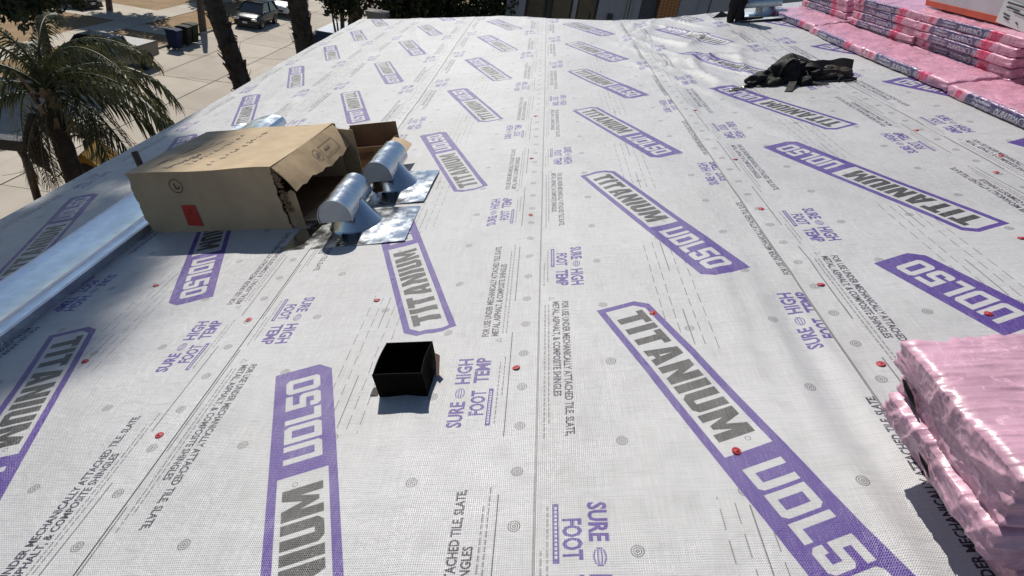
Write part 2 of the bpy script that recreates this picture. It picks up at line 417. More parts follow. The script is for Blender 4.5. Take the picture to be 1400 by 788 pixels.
# ------------------------------------------------------------------ the house whose roof we stand on
house = thing('house', 'house roof covered with pale grey underlayment printed in purple and black', 'house', (0, 0, GZ))
def V_edge(u): return np.interp(u, [-2.8, -2.59, -1.6, -.593, 0, .62, .9, 1.2, 1.47, 2.0, 3.4], [8.95, 8.85, 8.05, 7.42, 6.75, 6.12, 6.0, 5.95, 5.95, 6.05, 6.05])
HO = Vector((0, 0, -GZ))                                    # house children are in the house's own frame
def make_sheet(c, u0, u1, rev, lvl, v0q):
    """one strip of underlayment: c centre, u0..u1 its edges, rev = rolled out the other way round, v0q = where a logo is centred"""
    us = np.concatenate([[u0 - .0004, u0, u0 + .0006], np.linspace(u0, u1, max(4, int((u1 - u0) / .0215)))[1:-1], [u1 - .0006, u1, u1 + .0004]])
    t = np.concatenate([np.linspace(-1.2, 2.6, 182), np.linspace(2.6, 5.2, 88)[1:], np.linspace(5.2, 9.2, 90)[1:]])
    ve = V_edge(us); nU = len(us); nV = len(t)
    U = np.repeat(us[:, None], nV, 1); V = -1.2 + (t[None, :] + 1.2) * ((ve[:, None] + 1.2) / 10.4) ** np.clip((t[None, :] + 1.2) / 10.4 * 1.0, 0, 1) ** .0001
    V = -1.2 + (t[None, :] + 1.2) * ((ve[:, None] + 1.2) / 10.4)
    Z = hgt(U, V) + lvl
    # the far rim folds down over the hip
    U2 = np.concatenate([U, U[:, -1:], U[:, -1:], U[:, -1:]], 1); V2 = np.concatenate([V, V[:, -1:] + .012, V[:, -1:] + .03, V[:, -1:] + .30], 1)
    Z2 = np.concatenate([Z, Z[:, -1:] - .004, Z[:, -1:] - .016, Z[:, -1:] - .16], 1)
    Z2[0] -= .0026 + lvl * .8; Z2[-1] -= .0026 + lvl * .8
    if u0 < -2.6: Z2[0] -= .03                                # the eave edge is folded down
    P = (np.array(EU)[None, None] * (U2 * S)[..., None] + np.array(EV)[None, None] * (V2 * S)[..., None] + np.array(EN)[None, None] * Z2[..., None])
    P[..., 2] -= GZ
    nV2 = P.shape[1]
    idx = np.arange(nU * nV2).reshape(nU, nV2)
    F = np.stack([idx[:-1, :-1], idx[1:, :-1], idx[1:, 1:], idx[:-1, 1:]], -1).reshape(-1, 4)
    me = bpy.data.meshes.new('underlayment_sheet'); me.from_pydata(P.reshape(-1, 3).tolist(), [], F.tolist())
    me.polygons.foreach_set('use_smooth', [True] * len(F))
    sg = -1 if rev else 1
    uvp = np.stack([sg * (U2 - c) / .92 + .5, sg * (V2 - v0q) + .5], -1).reshape(-1, 2)
    uvw = np.stack([U2 * S + c * 3.7, V2 * S], -1).reshape(-1, 2)
    for nm, A in (('UVMap', uvp), ('Weave', uvw)):
        l = me.uv_layers.new(name=nm); l.data.foreach_set('uv', A[F.reshape(-1)].astype(np.float32).ravel())
    me.materials.append(M_sheet); me.update()
    o = bpy.data.objects.new('underlayment_sheet', me); COL.objects.link(o); o.parent = house
    return o
sheets = {}
for k, a in dict(P=(-2.27, -2.70, -1.80, 1, .001, .26), Q=(-1.385, -1.84, -.937, 0, .0085, .985), A=(-.551, -1.005, -.100, 1, .0050, .73),
                 R=(.278, -.175, .735, 0, .001, .932), S_=(1.045, .5955, 1.4945, 1, .0080, 1.065), T=(1.885, 1.43, 2.34, 1, .001, .89), W=(2.72, 2.27, 3.30, 0, .0050, .3)).items():
    sheets[k] = make_sheet(*a)

# nail caps driven through the sheets
M_cap = mat('red_nail_cap', (.40, .014, .028), .5, var=.45, vscale=90)
M_steel = mat('nail_steel', (.5, .5, .5), .35, 1.0, var=.1)
capm = MB().lathe([(.0, .0042), (.004, .0040), (.005, .0028), (.0085, .0020), (.0110, .0030), (.0126, .0022), (.0132, .0)], 14).mesh('cap_nail', M_cap)
headm = MB().lathe([(.0, .0056), (.0032, .0054), (.0038, .0046), (.0038, .003)], 8).mesh('nail_head', M_steel)
def cap(u, v, sk, rot):
    o = bpy.data.objects.new('cap_nail', capm); COL.objects.link(o); o.parent = sheets[sk]
    lv = .0085 if sk == 'Q' else (.008 if sk == 'S_' else .005 if sk in ('A', 'W') else .001)
    p = RW(u, v) + EN * (float(hgt(u, v)) + lv); p.z -= GZ
    o.matrix_local = Matrix.Translation(p) @ RM.to_4x4() @ Matrix.Rotation(rot, 4, 'Z') @ Matrix.Rotation(.05 + .2 * abs(math.sin(rot * 7)), 4, 'X')
    return o
for i, (u, v, k) in enumerate([(-.977, .949, 'Q'), (-.971, 1.419, 'Q'), (-.592, 1.48, 'A'), (-.155, 1.125, 'A'), (-.144, 1.994, 'A'), (.2, 1.32, 'R'), (.288, .836, 'R'),
      (.650, 1.395, 'S_'), (.652, 1.063, 'S_'), (.648, .951, 'S_'), (.640, 1.885, 'S_'), (.961, 1.218, 'S_'), (1.243, 1.558, 'S_'), (1.455, 2.026, 'S_'), (1.565, 2.177, 'T'),
      (-1.385, 1.256, 'Q'), (-.153, 2.608, 'A'), (.678, 2.364, 'S_'), (1.437, 2.509, 'S_'), (-1.421, 1.671, 'Q'), (-.15, 3.3, 'A'), (.67, 3.1, 'S_'), (-.97, 2.9, 'Q')]):
    cap(u, v, k, i * 1.3)

M_deck = mat('roof_board', (.30, .20, .11), .8, var=.4, vscale=4)
M_fascia = mat('painted_fascia', (.55, .53, .49), .6, var=.2)
M_stucco = mat('stucco_wall', (.42, .38, .31), .9, var=.15, bump=.4, bscale=60)
outline = [(-2.69, -1.15), (3.25, -1.15)] + [(u, float(V_edge(u)) - .02) for u in np.linspace(3.25, -2.69, 16)]
mb = MB(); top = [RW(u, v, -.028) + HO for u, v in outline]; bot = [RW(u, v, -.17) + HO for u, v in outline]; n = len(outline)
mb.add(top + bot, [tuple(range(n)), tuple(range(2 * n - 1, n - 1, -1))] + [(i, n + i, n + (i + 1) % n, (i + 1) % n) for i in range(n)])
mb.build('roof_deck', M_deck, house)
mb = MB(); mb.slab([RW(-2.705, -1.15, -.025) + HO, RW(-2.705, -1.15, -.20) + HO, RW(-2.705, 8.9, -.17) + HO, RW(-2.705, 8.9, .005) + HO], .03); mb.build('fascia', M_fascia, house)
MB().box((-.1, 3.6, 3.3), (5.6, 8.6, 6.6)).build('wall', M_stucco, house)
MB().box((2.6, 3.6, 3.4), (2.2, 8.2, 6.8)).build('wall', M_stucco, house)

# ------------------------------------------------------------------ galvanised flashing along the eave side
def metal(name, col, rough, var=.12, scale=9, bump=.08, sheen=.25):
    t = NT(name); c = t.coord('Object')
    v = t.n('ShaderNodeTexVoronoi'); v.inputs['Scale'].default_value = scale * 4; t.l(c, v.inputs['Vector'])
    f = t.math('ADD', t.math('MULTIPLY', t.noise(scale, 4, .6, c), .7), t.math('MULTIPLY', v.outputs['Distance'], .35))
    t.l(t.mix(t.ramp(f, .3, .75), tuple(x * (1 - var) for x in col), col), t.b.inputs['Base Color'])
    t.l(t.ramp(t.noise(scale * 1.7, 4, .6, c), .3, .7, rough - .06, rough + .10), t.b.inputs['Roughness'])
    t.b.inputs['Metallic'].default_value = 1.0
    if bump: t.bump(t.noise(scale * .8, 3, .5, c), bump, .02)
    return t.m
M_galv = metal('galvanised_sheet', (.60, .63, .66), .20, .10, 9, .012)
M_galv2 = metal('galvanised_flashing', (.70, .75, .80), .27, .14, 5, .06)
M_cold = metal('galvanised_dull', (.52, .58, .62), .38)
fl = thing('metal_flashing', 'long folded metal flashing lying along the left side of the roof, past the carton', 'flashing', mat=roofmat(-1.73, 1.0))
prof = [(-.385, .004), (-.383, .066), (-.372, .073), (-.36, .067), (-.28, .058), (-.20, .050), (-.115, .045), (-.095, .048), (-.078, .062), (-.066, .064), (-.054, .056), (-.042, .053), (-.010, .052), (-.001, .046), (.0, .004)]
mb = MB(); L0, L1 = -2.6, 3.50; ny = 60; vsn = []
for i in range(ny + 1):
    y = L0 + (L1 - L0) * i / ny
    for (x, z) in prof:
        w = 0.0035 * math.sin(y * 2.1 + x * 6) * (x < -.12) + .002 * math.sin(y * 5 + x * 20) * (x < -.12)
        vsn.append((x, y, max(.003, z + w * min(1, z / .02))))
for i in range(ny + 1):
    y = L0 + (L1 - L0) * i / ny
    for (x, z) in prof: vsn.append((x * .985 - .001, y, max(.0015, vsn[i * len(prof) + prof.index((x, z))][2] - .0016)))
m = len(prof); o = (ny + 1) * m
F = [(i * m + k, i * m + k + 1, (i + 1) * m + k + 1, (i + 1) * m + k) for i in range(ny) for k in range(m - 1)]
mb.add(vsn, F + [(o + a, o + d, o + c, o + b) for a, b, c, d in F], True)
ob = mb.build('flashing_sheet', M_galv2, fl, fix=False)
es = ob.modifiers.new('edge', 'EDGE_SPLIT'); es.split_angle = R_(28)
arch = [(-.37, .030), (-.33, .054), (-.26, .078), (-.18, .094), (-.10, .100), (-.05, .094), (-.018, .078), (-.002, .052), (.004, .020)]
mb = MB(); mb.prism(arch + [(p - .001, q - .003) for p, q in arch[::-1]], 2.30, 3.54, smooth=False); mb.build('rolled_end', M_galv2, fl)

# ------------------------------------------------------------------ big carton
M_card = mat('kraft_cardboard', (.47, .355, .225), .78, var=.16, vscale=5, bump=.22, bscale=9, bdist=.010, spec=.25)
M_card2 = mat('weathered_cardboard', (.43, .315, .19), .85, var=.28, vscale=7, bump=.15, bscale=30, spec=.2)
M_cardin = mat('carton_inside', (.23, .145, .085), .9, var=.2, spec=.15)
M_ink = mat('brown_black_ink', (.05, .035, .025), .7, var=.3)
M_redlab = mat('red_sticker', (.50, .035, .018), .5, var=.15, vscale=20)
CW, CD, CH = .852, .715, .347
ang = math.atan2(-.082, .636)
cm = roofmat(-1.706, 2.130, ang)
ct = thing('cardboard_carton', 'large kraft cardboard carton lying open at its right end beside two metal vents', 'carton', mat=cm)
t_ = .006
def bulge(x0, y0, x1, y1): pass
def panel(name, fn, nu, nv, mt, parent, thick=.005):
    """a cardboard panel: fn(s, t) -> point; slightly warped, given thickness"""
    pts = [[Vector(fn(i / nu, j / nv)) for j in range(nv + 1)] for i in range(nu + 1)]
    vs = [p for row in pts for p in row]; n0 = len(vs)
    nrm = (pts[nu][0] - pts[0][0]).cross(pts[0][nv] - pts[0][0]).normalized() * thick
    fs = []
    for i in range(nu):
        for j in range(nv):
            a = i * (nv + 1) + j; fs.append((a, a + nv + 1, a + nv + 2, a + 1))
    mb = MB(); mb.add(vs, fs, True); mb.add([p - nrm for p in vs], [f[::-1] for f in fs], True)
    rim = [i * (nv + 1) for i in range(nu)] + [nu * (nv + 1) + j for j in range(nv)] + [i * (nv + 1) + nv for i in range(nu, 0, -1)] + [j for j in range(nv, 0, -1)]
    mb.add(vs + [p - nrm for p in vs], [(rim[k], rim[k] + n0, rim[(k + 1) % len(rim)] + n0, rim[(k + 1) % len(rim)]) for k in range(len(rim))])
    o = mb.build(name, mt, parent); return o
jit = random.Random(5)
def edge_rag(s, amp): return amp * (math.sin(s * 31) + .6 * math.sin(s * 73 + 1) + .5 * math.sin(s * 127))
# front (towards the viewer), its right edge torn
panel('side_panel', lambda s, t: (s * (CW - .004 + (-.012 * t)) + (edge_rag(t, .0035) - .014 * math.sin(t * 3.1) if s > .99 else 0) + (edge_rag(t * .5, .004) - .012 * math.sin(t * 3.14) if s < .01 else 0), .006 * math.sin(s * 3.14) * math.sin(t * 3), t * CH), 24, 24, M_card, ct)
panel('side_panel', lambda s, t: ((1 - s) * CW, CD - .004 * math.sin(s * 3), t * CH), 8, 4, M_card, ct)
panel('end_panel', lambda s, t: (.004 + .006 * math.sin(t * 3), (1 - s) * (CD - .01) + .005, t * CH), 6, 6, M_card, ct)
panel('top_panel', lambda s, t: (s * CW - .012, t * CD - .003, CH + .003 - .012 * math.sin(s * 3.14) * math.sin(t * 3.14) + .004 * math.sin(s * 9 + t * 4)), 20, 14, M_card, ct)
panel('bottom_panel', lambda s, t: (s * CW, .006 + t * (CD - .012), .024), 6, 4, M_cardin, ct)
# flaps of the open end
panel('end_flap', lambda s, t: (CW - .012 + .104 * s + .010 * math.sin(s * 3), .004 + t * (CD - .02) + .03 * s * (t - .4), CH - .0015 - .128 * s + .010 * math.sin(t * 8) * s + (edge_rag(t, .006) if s > .99 else 0)), 8, 20, M_card2, ct)
panel('end_flap', lambda s, t: (CW - .008 + .075 * s, .012 - .022 * s + .02 * math.sin(s * 2), .008 + t * (CH * .58 + edge_rag(s, .008))), 10, 6, M_card2, ct)
panel('end_flap', lambda s, t: (CW + .002 + .13 * s, CD - .02 - .05 * s, .008 + t * (CH * .9)), 6, 6, M_card2, ct)
panel('end_flap', lambda s, t: (CW + .005 + .16 * s, .05 + t * (CD * .8), .022 + .01 * math.sin(s * 3) + .012 * s), 6, 6, M_card, ct)
# torn corrugated layers down the front corner
mb = MB()
for k in range(26):
    z = CH * (.28 + .62 * k / 26); x = CW - .012 * z / CH + jit.uniform(-.010, .008); y = jit.uniform(-.004, .012)
    a = Vector((x, y, z)); d = Vector((jit.uniform(-.012, .02), jit.uniform(-.012, .006), jit.uniform(-.02, .02)))
    mb.slab([a, a + Vector((jit.uniform(.012, .03), .0, .004)), a + d + Vector((.02, 0, .018)), a + d + Vector((-.004, 0, .016))], .002)
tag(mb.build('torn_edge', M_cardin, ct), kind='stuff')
# print on the front and on top
mb = MB()
def ring_on(mb, fn, r0, r1, n=28, sx=1.0):
    vs = [fn(r * sx * math.cos(2 * math.pi * k / n), r * math.sin(2 * math.pi * k / n)) for r in (r0, r1) for k in range(n)]
    mb.add(vs, [(k, (k + 1) % n, n + (k + 1) % n, n + k) for k in range(n)])
def pr_front(cx, cz): return lambda a, b: (cx + a, -.0045 + .006 * math.sin((cx + a) / CW * 3.14) * math.sin((cz + b) / CH * 3) - .0012, cz + b)
f0 = pr_front(.265, .272); ring_on(mb, f0, .035, .0385)
mb2 = [(-.010, .016), (-.004, .016), (-.003, -.008), (.004, -.013), (.013, -.008), (.019, .002), (.022, -.001), (.016, -.014), (.004, -.020), (-.008, -.013)]
tri = tessellate_polygon([[Vector((*p, 0)) for p in mb2]]); mb.add([f0(*p) for p in mb2], [tuple(t) for t in tri])
tag(mb.build('printed_mark', M_ink, ct), kind='stuff')
f1 = pr_front(.285, .105)
mb = MB(); mb.slab([f1(-.044, -.055), f1(.044, -.062), f1(.040, .058), f1(-.040, .058)], .0008); sti = mb.build('red_label', M_redlab, ct)
mb = MB(); g1 = lambda a, b: (f1(a, b)[0], f1(a, b)[1] - .0014, f1(a, b)[2])
for (a, b, c, d) in ((-.012, .012, .022, .016), (.004, .012, .008, .04), (-.012, .030, .006, .033)): mb.add([g1(a, b), g1(c, b), g1(c, d), g1(a, d)], [(0, 1, 2, 3)])
mb.build('printed_mark', mat('dark_red_ink', (.25, .015, .01), .6, var=.1), sti)
def pr_top(x, y):
    s, t = (x + .012) / CW, (y + .003) / CD
    return (x, y, CH + .003 - .012 * math.sin(s * 3.14) * math.sin(t * 3.14) + .004 * math.sin(s * 9 + t * 4) + .0012)
mb = MB()
def dash(x0, y0, x1, y1, w):
    a, b = Vector((x0, y0, 0)), Vector((x1, y1, 0)); d = (b - a); p = Vector((-d.y, d.x, 0)).normalized() * w / 2
    n = max(1, int(d.length / .05))
    for i in range(n):
        u0, u1 = a + d * (i / n), a + d * ((i + 1) / n)
        mb.add([pr_top(*(u0 - p)[:2]), pr_top(*(u1 - p)[:2]), pr_top(*(u1 + p)[:2]), pr_top(*(u0 + p)[:2])], [(0, 1, 2, 3)])
for i in range(3): dash(.10 + .03 * i, .12 + .06 * i, .14 + .05 * i, .46 + .03 * i, .006)
for i in range(2): dash(.09 + .022 * i, .10, .10 + .022 * i, .58, .003)
for row, (x0, y0, x1, y1) in enumerate(((.28, .12, .32, .60), (.42, .10, .46, .62), (.20, .06, .24, .30))):
    for k in range(11):
        f = (k + .3 * jit.random()) / 11; cx, cy = x0 + (x1 - x0) * f, y0 + (y1 - y0) * f
        for q in range(3):
            aa = jit.uniform(0, 3.1); l = jit.uniform(.012, .030)
            if jit.random() < .85: dash(cx + jit.uniform(-.012, .012), cy + jit.uniform(-.01, .01), cx + l * math.cos(aa), cy + l * math.sin(aa), .0075)
tag(mb.build('printed_mark', M_ink, ct), kind='stuff')
# round stamp and box on the folded flap
mb = MB()
def pr_flap(s, t): return (CW - .012 + .104 * s + .010 * math.sin(s * 3) + .0022, .004 + t * (CD - .02) + .03 * s * (t - .4), CH - .0015 - .128 * s + .010 * math.sin(t * 8) * s + .001)
ring_on(mb, lambda a, b: pr_flap(.48 + b * 6.2, .50 + a * 1.5), .030, .034, 22)
for i in range(6): ring_on(mb, lambda a, b: pr_flap(.48 + b * 6.2 + .05 * math.sin(i * 1.9), .50 + a * 1.5 + .018 * math.cos(i * 2.3)), .005, .009, 8)
for (s0, t0, s1, t1) in ((.28, .57, .72, .575), (.28, .80, .72, .805), (.28, .57, .30, .80), (.70, .57, .72, .80), (.42, .62, .50, .70)):
    mb.add([pr_flap(s0, t0), pr_flap(s1, t0), pr_flap(s1, t1), pr_flap(s0, t1)], [(0, 1, 2, 3)])
tag(mb.build('printed_mark', mat('faded_ink', (.22, .15, .09), .8, var=.2), ct), kind='stuff')

# small open carton behind
c2 = thing('open_carton', 'small open cardboard carton with raised flaps standing behind the nearer roof vents', 'carton', mat=roofmat(-1.055, 2.66, -.02))
W2, D2, H2 = .315, .30, .155
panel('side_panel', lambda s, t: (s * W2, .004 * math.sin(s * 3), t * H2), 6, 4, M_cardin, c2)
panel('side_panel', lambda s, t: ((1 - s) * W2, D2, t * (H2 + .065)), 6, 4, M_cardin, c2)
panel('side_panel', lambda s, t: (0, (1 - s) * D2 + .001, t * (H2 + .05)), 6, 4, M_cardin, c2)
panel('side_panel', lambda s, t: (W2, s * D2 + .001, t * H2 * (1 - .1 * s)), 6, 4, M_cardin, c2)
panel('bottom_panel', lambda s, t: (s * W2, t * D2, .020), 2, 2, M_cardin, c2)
panel('flap', lambda s, t: (W2 + .003 + .115 * s, .03 + .15 * t - .03 * s, H2 - .005 - .045 * s + .01 * math.sin(s * 3)), 6, 4, M_card, c2)
panel('flap', lambda s, t: (-.004 - .035 * t, -.02 * t + .002 + s * .02, .02 + .205 * t), 3, 6, M_card, c2)
mb = MB()
for k in range(4): mb.add([(.10 + .006 * k, -.0078, .118 - .012 * k), (.23 - .008 * k, -.0078, .118 - .012 * k), (.23 - .008 * k, -.0078, .124 - .012 * k), (.10 + .006 * k, -.0078, .124 - .012 * k)], [(0, 1, 2, 3)])
mb.build('printed_mark', M_ink, c2)

# ------------------------------------------------------------------ roof vents: plate, leaning collar, half round hood
M_hoodend = metal('hood_end_metal', (.36, .39, .43), .5, .08, 6, .02)
def roof_vent(label, mtx, pl, M1, M2):
    """origin at the collar's foot; pl = (x0, x1, y0, y1) plate; hood points towards -y"""
    r = thing('roof_vent', label, 'roof vent', mat=mtx, group='galvanised roof vents')
    x0, x1, y0, y1 = pl; nx, ny = 14, 12; vs = []; 
    for i in range(nx + 1):
        for j in range(ny + 1):
            x, y = x0 + (x1 - x0) * i / nx, y0 + (y1 - y0) * j / ny
            d = math.hypot(x / .16, y / .16)
            vs.append((x, y, .006 + .012 * max(0, 1 - (d - .7) ** 2) * (d > .2) * .6 + .004 * math.sin(x * 9 + y * 5) + .004))
    fs = [(i * (ny + 1) + j, (i + 1) * (ny + 1) + j, (i + 1) * (ny + 1) + j + 1, i * (ny + 1) + j + 1) for i in range(nx) for j in range(ny)]
    mb = MB(); mb.add(vs, fs, True); mb.add([(a, b, c - .002) for a, b, c in vs], [f[::-1] for f in fs], True)
    rim = [(i, 0) for i in range(nx)] + [(nx, j) for j in range(ny)] + [(i, ny) for i in range(nx, 0, -1)] + [(0, j) for j in range(ny, 0, -1)]
    k = [a * (ny + 1) + b for a, b in rim]; n0 = len(vs)
    mb.add(vs + [(a, b, c - .002) for a, b, c in vs], [(k[i], k[i] + n0, k[(i + 1) % len(k)] + n0, k[(i + 1) % len(k)]) for i in range(len(k))])
    mb.build('base_plate', M1, r, fix=False)
    # collar: a leaning cone
    n = 36; mb = MB(); secs = [(0, 0, .008, .150, .140), (0, 0, .016, .136, .128), (.0, -.002, .024, .128, .120), (-.012, .0, .075, .104, .100), (-.030, .010, .138, .079, .079)]
    vs = [(cx + rx * math.cos(2 * math.pi * q / n), cy + ry * math.sin(2 * math.pi * q / n), z) for cx, cy, z, rx, ry in secs for q in range(n)]
    mb.add(vs, [(i * n + q, i * n + (q + 1) % n, (i + 1) * n + (q + 1) % n, (i + 1) * n + q) for i in range(len(secs) - 1) for q in range(n)], True)
    co = mb.build('collar', M1, r)
    mb = MB(); a0 = 2.2; mb.add([(cx + (rx + .0015) * math.cos(a), cy + (ry + .0015) * math.sin(a), z) for cx, cy, z, rx, ry in secs[2:] for a in (a0, a0 + .05)], [(0, 1, 3, 2), (2, 3, 5, 4)]); mb.build('seam', M2, co)
    # hood: half barrel with D shaped ends
    ya, yb, rad, zc = -.165, .205, .083, .122
    arc = [(rad * math.cos(a) - .036, rad * 1.06 * math.sin(a) + zc) for a in np.linspace(math.pi * 1.09, -math.pi * .09, 26)]
    mb = MB(); vs = [(x, y, z) for y in (ya, yb) for x, z in arc]; m = len(arc)
    mb.add(vs, [(i, m + i, m + i + 1, i + 1) for i in range(m - 1)], True)
    inn = [((x + .036) * .975 - .036, (z - zc) * .975 + zc) for x, z in arc]
    vs2 = [(x, y, z) for y in (ya + .002, yb - .002) for x, z in inn]; mb.add(vs2, [(i, i + 1, m + i + 1, m + i) for i in range(m - 1)], True)
    for a, b in ((0, 0), (m - 1, m - 1)): mb.add([vs[a], vs[m + a], vs2[m + a], vs2[a]], [(0, 1, 2, 3)])
    hd = mb.build('hood', M1, r, fix=False)
    for y, s in ((ya + .006, 1), (yb - .006, -1)):
        mb = MB(); mb.add([(x, y, z) for x, z in inn] + [(x, y + .0015 * s, z) for x, z in inn], [tuple(range(m)), tuple(range(2 * m - 1, m - 1, -1))]); mb.build('hood_end', M_hoodend, hd)
    mb = MB(); mb.prism([((x + .036) * 1.02 - .036, zc + (z - zc) * 1.02) for x, z in arc] + [(x, z) for x, z in arc[::-1]], ya - .001, ya + .010); mb.build('rolled_rim', M1, hd)
    return r
roof_vent('nearest galvanised roof vent, hood and plate in front of the open carton end', roofmat(-.812, 2.045, 0), (-.305, .300, -.245, .165), M_galv, M_hoodend)
roof_vent('second galvanised roof vent, standing just behind the nearest one', roofmat(-.745, 2.415, -.03, .004), (-.30, .228, -.27, .19), M_galv, M_hoodend)
roof_vent('galvanised roof vent at the far right corner beside the pink bundles', roofmat(1.745, 5.57, 1.25, .01), (-.34, .30, -.27, .27), M_cold, M_hoodend)

# brown pipe stub behind the carton
ps = thing('pipe_stub', 'short brown round pipe stub poking up behind the left end of the big carton', 'pipe', mat=roofmat(-2.36, 3.08))
MB().lathe([(.0, .004), (.022, .004), (.022, .118), (.0245, .118), (.0245, 0), (.06, .0), (.06, -.004)], 18).build('pipe', mat('brown_pipe', (.16, .085, .05), .5, var=.3), ps)

# ------------------------------------------------------------------ small black open box
M_blk = mat('black_paperboard', (.005, .0036, .003), .8, var=.3, vscale=20, spec=.08)
M_blkedge = mat('scuffed_black_edge', (.055, .045, .04), .8, var=.4, vscale=60)
bx = thing('black_box', 'small black open topped box standing alone on the sheet near the middle', 'box', mat=roofmat(-.476, 1.045, -.04))
bw, bd, bh = .156, .152, .098
panel('side_panel', lambda s, t: (s * bw + .004 * t * (s - .5), -.004 * t, t * bh + .002 * math.sin(s * 3)), 6, 3, M_blk, bx, .003)
panel('side_panel', lambda s, t: ((1 - s) * bw, bd + .004 * t, t * bh * 1.02), 4, 3, M_blk, bx, .003)
panel('side_panel', lambda s, t: (-.004 * math.sin(s * 3.1) * t, (1 - s) * bd, t * bh * 1.01), 6, 3, M_blk, bx, .003)
panel('side_panel', lambda s, t: (bw - .006 * math.sin(s * 3.1) * t, s * bd, t * (bh * 1.02)), 6, 3, M_blk, bx, .003)
panel('bottom_panel', lambda s, t: (s * bw, t * bd, .018), 2, 2, M_blk, bx, .002)
panel('flap', lambda s, t: (-.008 - .024 * s, .004 + .05 * t * (1 - .3 * s), .004 + .004 * s), 3, 3, M_blkedge, bx, .002)
panel('flap', lambda s, t: (bw + .004 + .020 * s, .09 + .052 * t - .02 * s, .018 + .044 * t + .006 * s), 3, 3, mat('brown_flap', (.30, .20, .16), .8), bx, .002)

# ------------------------------------------------------------------ pink wrapped shingle bundles
def make_wrap_print():
    """print of the wrapper's long side: x runs along the bundle 0..1, y up the side and over the top edge"""
    cv = Canvas(1000, 120, 0, 0, 1, 1, 2, 3)                # channels: navy, red, white
    NAV, RED, WHT = 0, 1, 2
    cv.poly([(.165, 0), (.200, 1), (.705, 1), (.670, 0)], NAV); cv.poly([(.675, 0), (.710, 1), (.815, 1), (.780, 0)], RED)
    cv.poly([(.085, .15), (.10, .72), (.145, .72), (.13, .15)], RED)
    A, w = text_tris('DURATION', .04); T = place(A, (.405, .14), (.17 / w, 0), (.02, .42)); cv.tris(T, WHT)
    for i, t in enumerate(('TruDefinition', 'DURATION')):
        A, w = text_tris(t, .04); cv.tris(place(A, (.22, .46 - .32 * i), (.145 / w, 0), (.02, .19)), WHT)
    for k in range(5):
        cv.poly([(.65 + .012 * k, .12 + .1 * (k % 2)), (.658 + .012 * k, .12 + .1 * (k % 2)), (.668 + .012 * k, .6), (.66 + .012 * k, .6)], WHT, .6)
    n = 40
    for k in range(n):
        a, b = 2 * math.pi * k / n, 2 * math.pi * (k + 1) / n; f = lambda q, r: (.605 + .022 * r * math.cos(q), .34 + .26 * r * math.sin(q))
        cv.poly([f(a, .8), f(a, 1), f(b, 1), f(b, .8)], WHT)
    for k in range(8): cv.poly([(.80 + .02 * k, .2), (.81 + .02 * k, .2), (.81 + .02 * k, .28), (.80 + .02 * k, .28)], NAV, .5)
    r = random.Random(9)
    for k in range(240):
        x, y = r.uniform(.22, .66), r.uniform(.72, 1.0); d = .004 + .004 * r.random(); v = 0 if r.random() < .6 else 1
        cv.poly([(x - d, y), (x + d, y - .02), (x + d * .6, y + .04)], NAV, v)
    return cv.image('wrapper_print')
def wrap_material(name, pink, printed=True, dark=.75, coat=.12):
    t = NT(name); c = t.coord('Object')
    base = t.mix(t.ramp(t.noise(6, 5, .65, c), .35, .68), tuple(x * dark for x in pink), pink)
    base = t.mix(t.ramp(t.noise(26, 4, .7, c, 1.2), .54, .66, 0, .55), base, tuple(min(1, x * 1.25 + .08) for x in pink))  # paler folds of doubled film, with their highlights painted into the colour
    if printed:
        uv = t.n('ShaderNodeUVMap', uv_map='UVMap').outputs[0]; im = t.n('ShaderNodeTexImage'); im.image = WRAP_IMG; im.extension = 'CLIP'; t.l(uv, im.inputs[0])
        sp = t.n('ShaderNodeSeparateColor'); t.l(im.outputs[0], sp.inputs[0]); wr = t.ramp(t.noise(40, 4, .6, c), .30, .55, .72, 1.0)
        base = t.mix(t.math('MULTIPLY', sp.outputs[0], wr), base, (.018, .022, .11)); base = t.mix(t.math('MULTIPLY', sp.outputs[1], wr), base, (.50, .010, .095))
        base = t.mix(t.math('MULTIPLY', sp.outputs[2], .8), base, (.62, .60, .64))
    t.l(base, t.b.inputs['Base Color'])
    t.l(t.ramp(t.noise(30, 4, .6, c), .3, .7, .22, .50), t.b.inputs['Roughness'])
    t.b.inputs['Specular IOR Level'].default_value = .5; t.b.inputs['Coat Weight'].default_value = coat; t.b.inputs['Coat Roughness'].default_value = .14
    def ridged(scale, vec, detail=3):
        x = t.n('ShaderNodeTexNoise'); x.noise_type = 'RIDGED_MULTIFRACTAL'; x.inputs['Scale'].default_value = scale; x.inputs['Detail'].default_value = detail; x.inputs['Distortion'].default_value = .8
        t.l(vec, x.inputs['Vector']); return x.outputs[0]
    mp = t.n('ShaderNodeMapping'); mp.inputs['Scale'].default_value = (3.0, 40, 9) if not printed else (14, 9, 14); t.l(c, mp.inputs[0])
    b1 = t.bump(ridged(1.0, mp.outputs[0], 5), .55 if printed else .40, .012 if printed else .006)
    b2 = t.bump(ridged(17.0 if printed else 22.0, c, 4), .5 if printed else .28, .006 if printed else .004, b1)
    t.bump(t.noise(140, 3, .6, c), .25, .002, b2)
    return t.m
WRAP_IMG = make_wrap_print()
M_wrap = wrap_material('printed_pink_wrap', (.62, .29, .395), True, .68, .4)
M_pink = wrap_material('plain_pink_wrap', (.57, .325, .415), False, .74, .15)
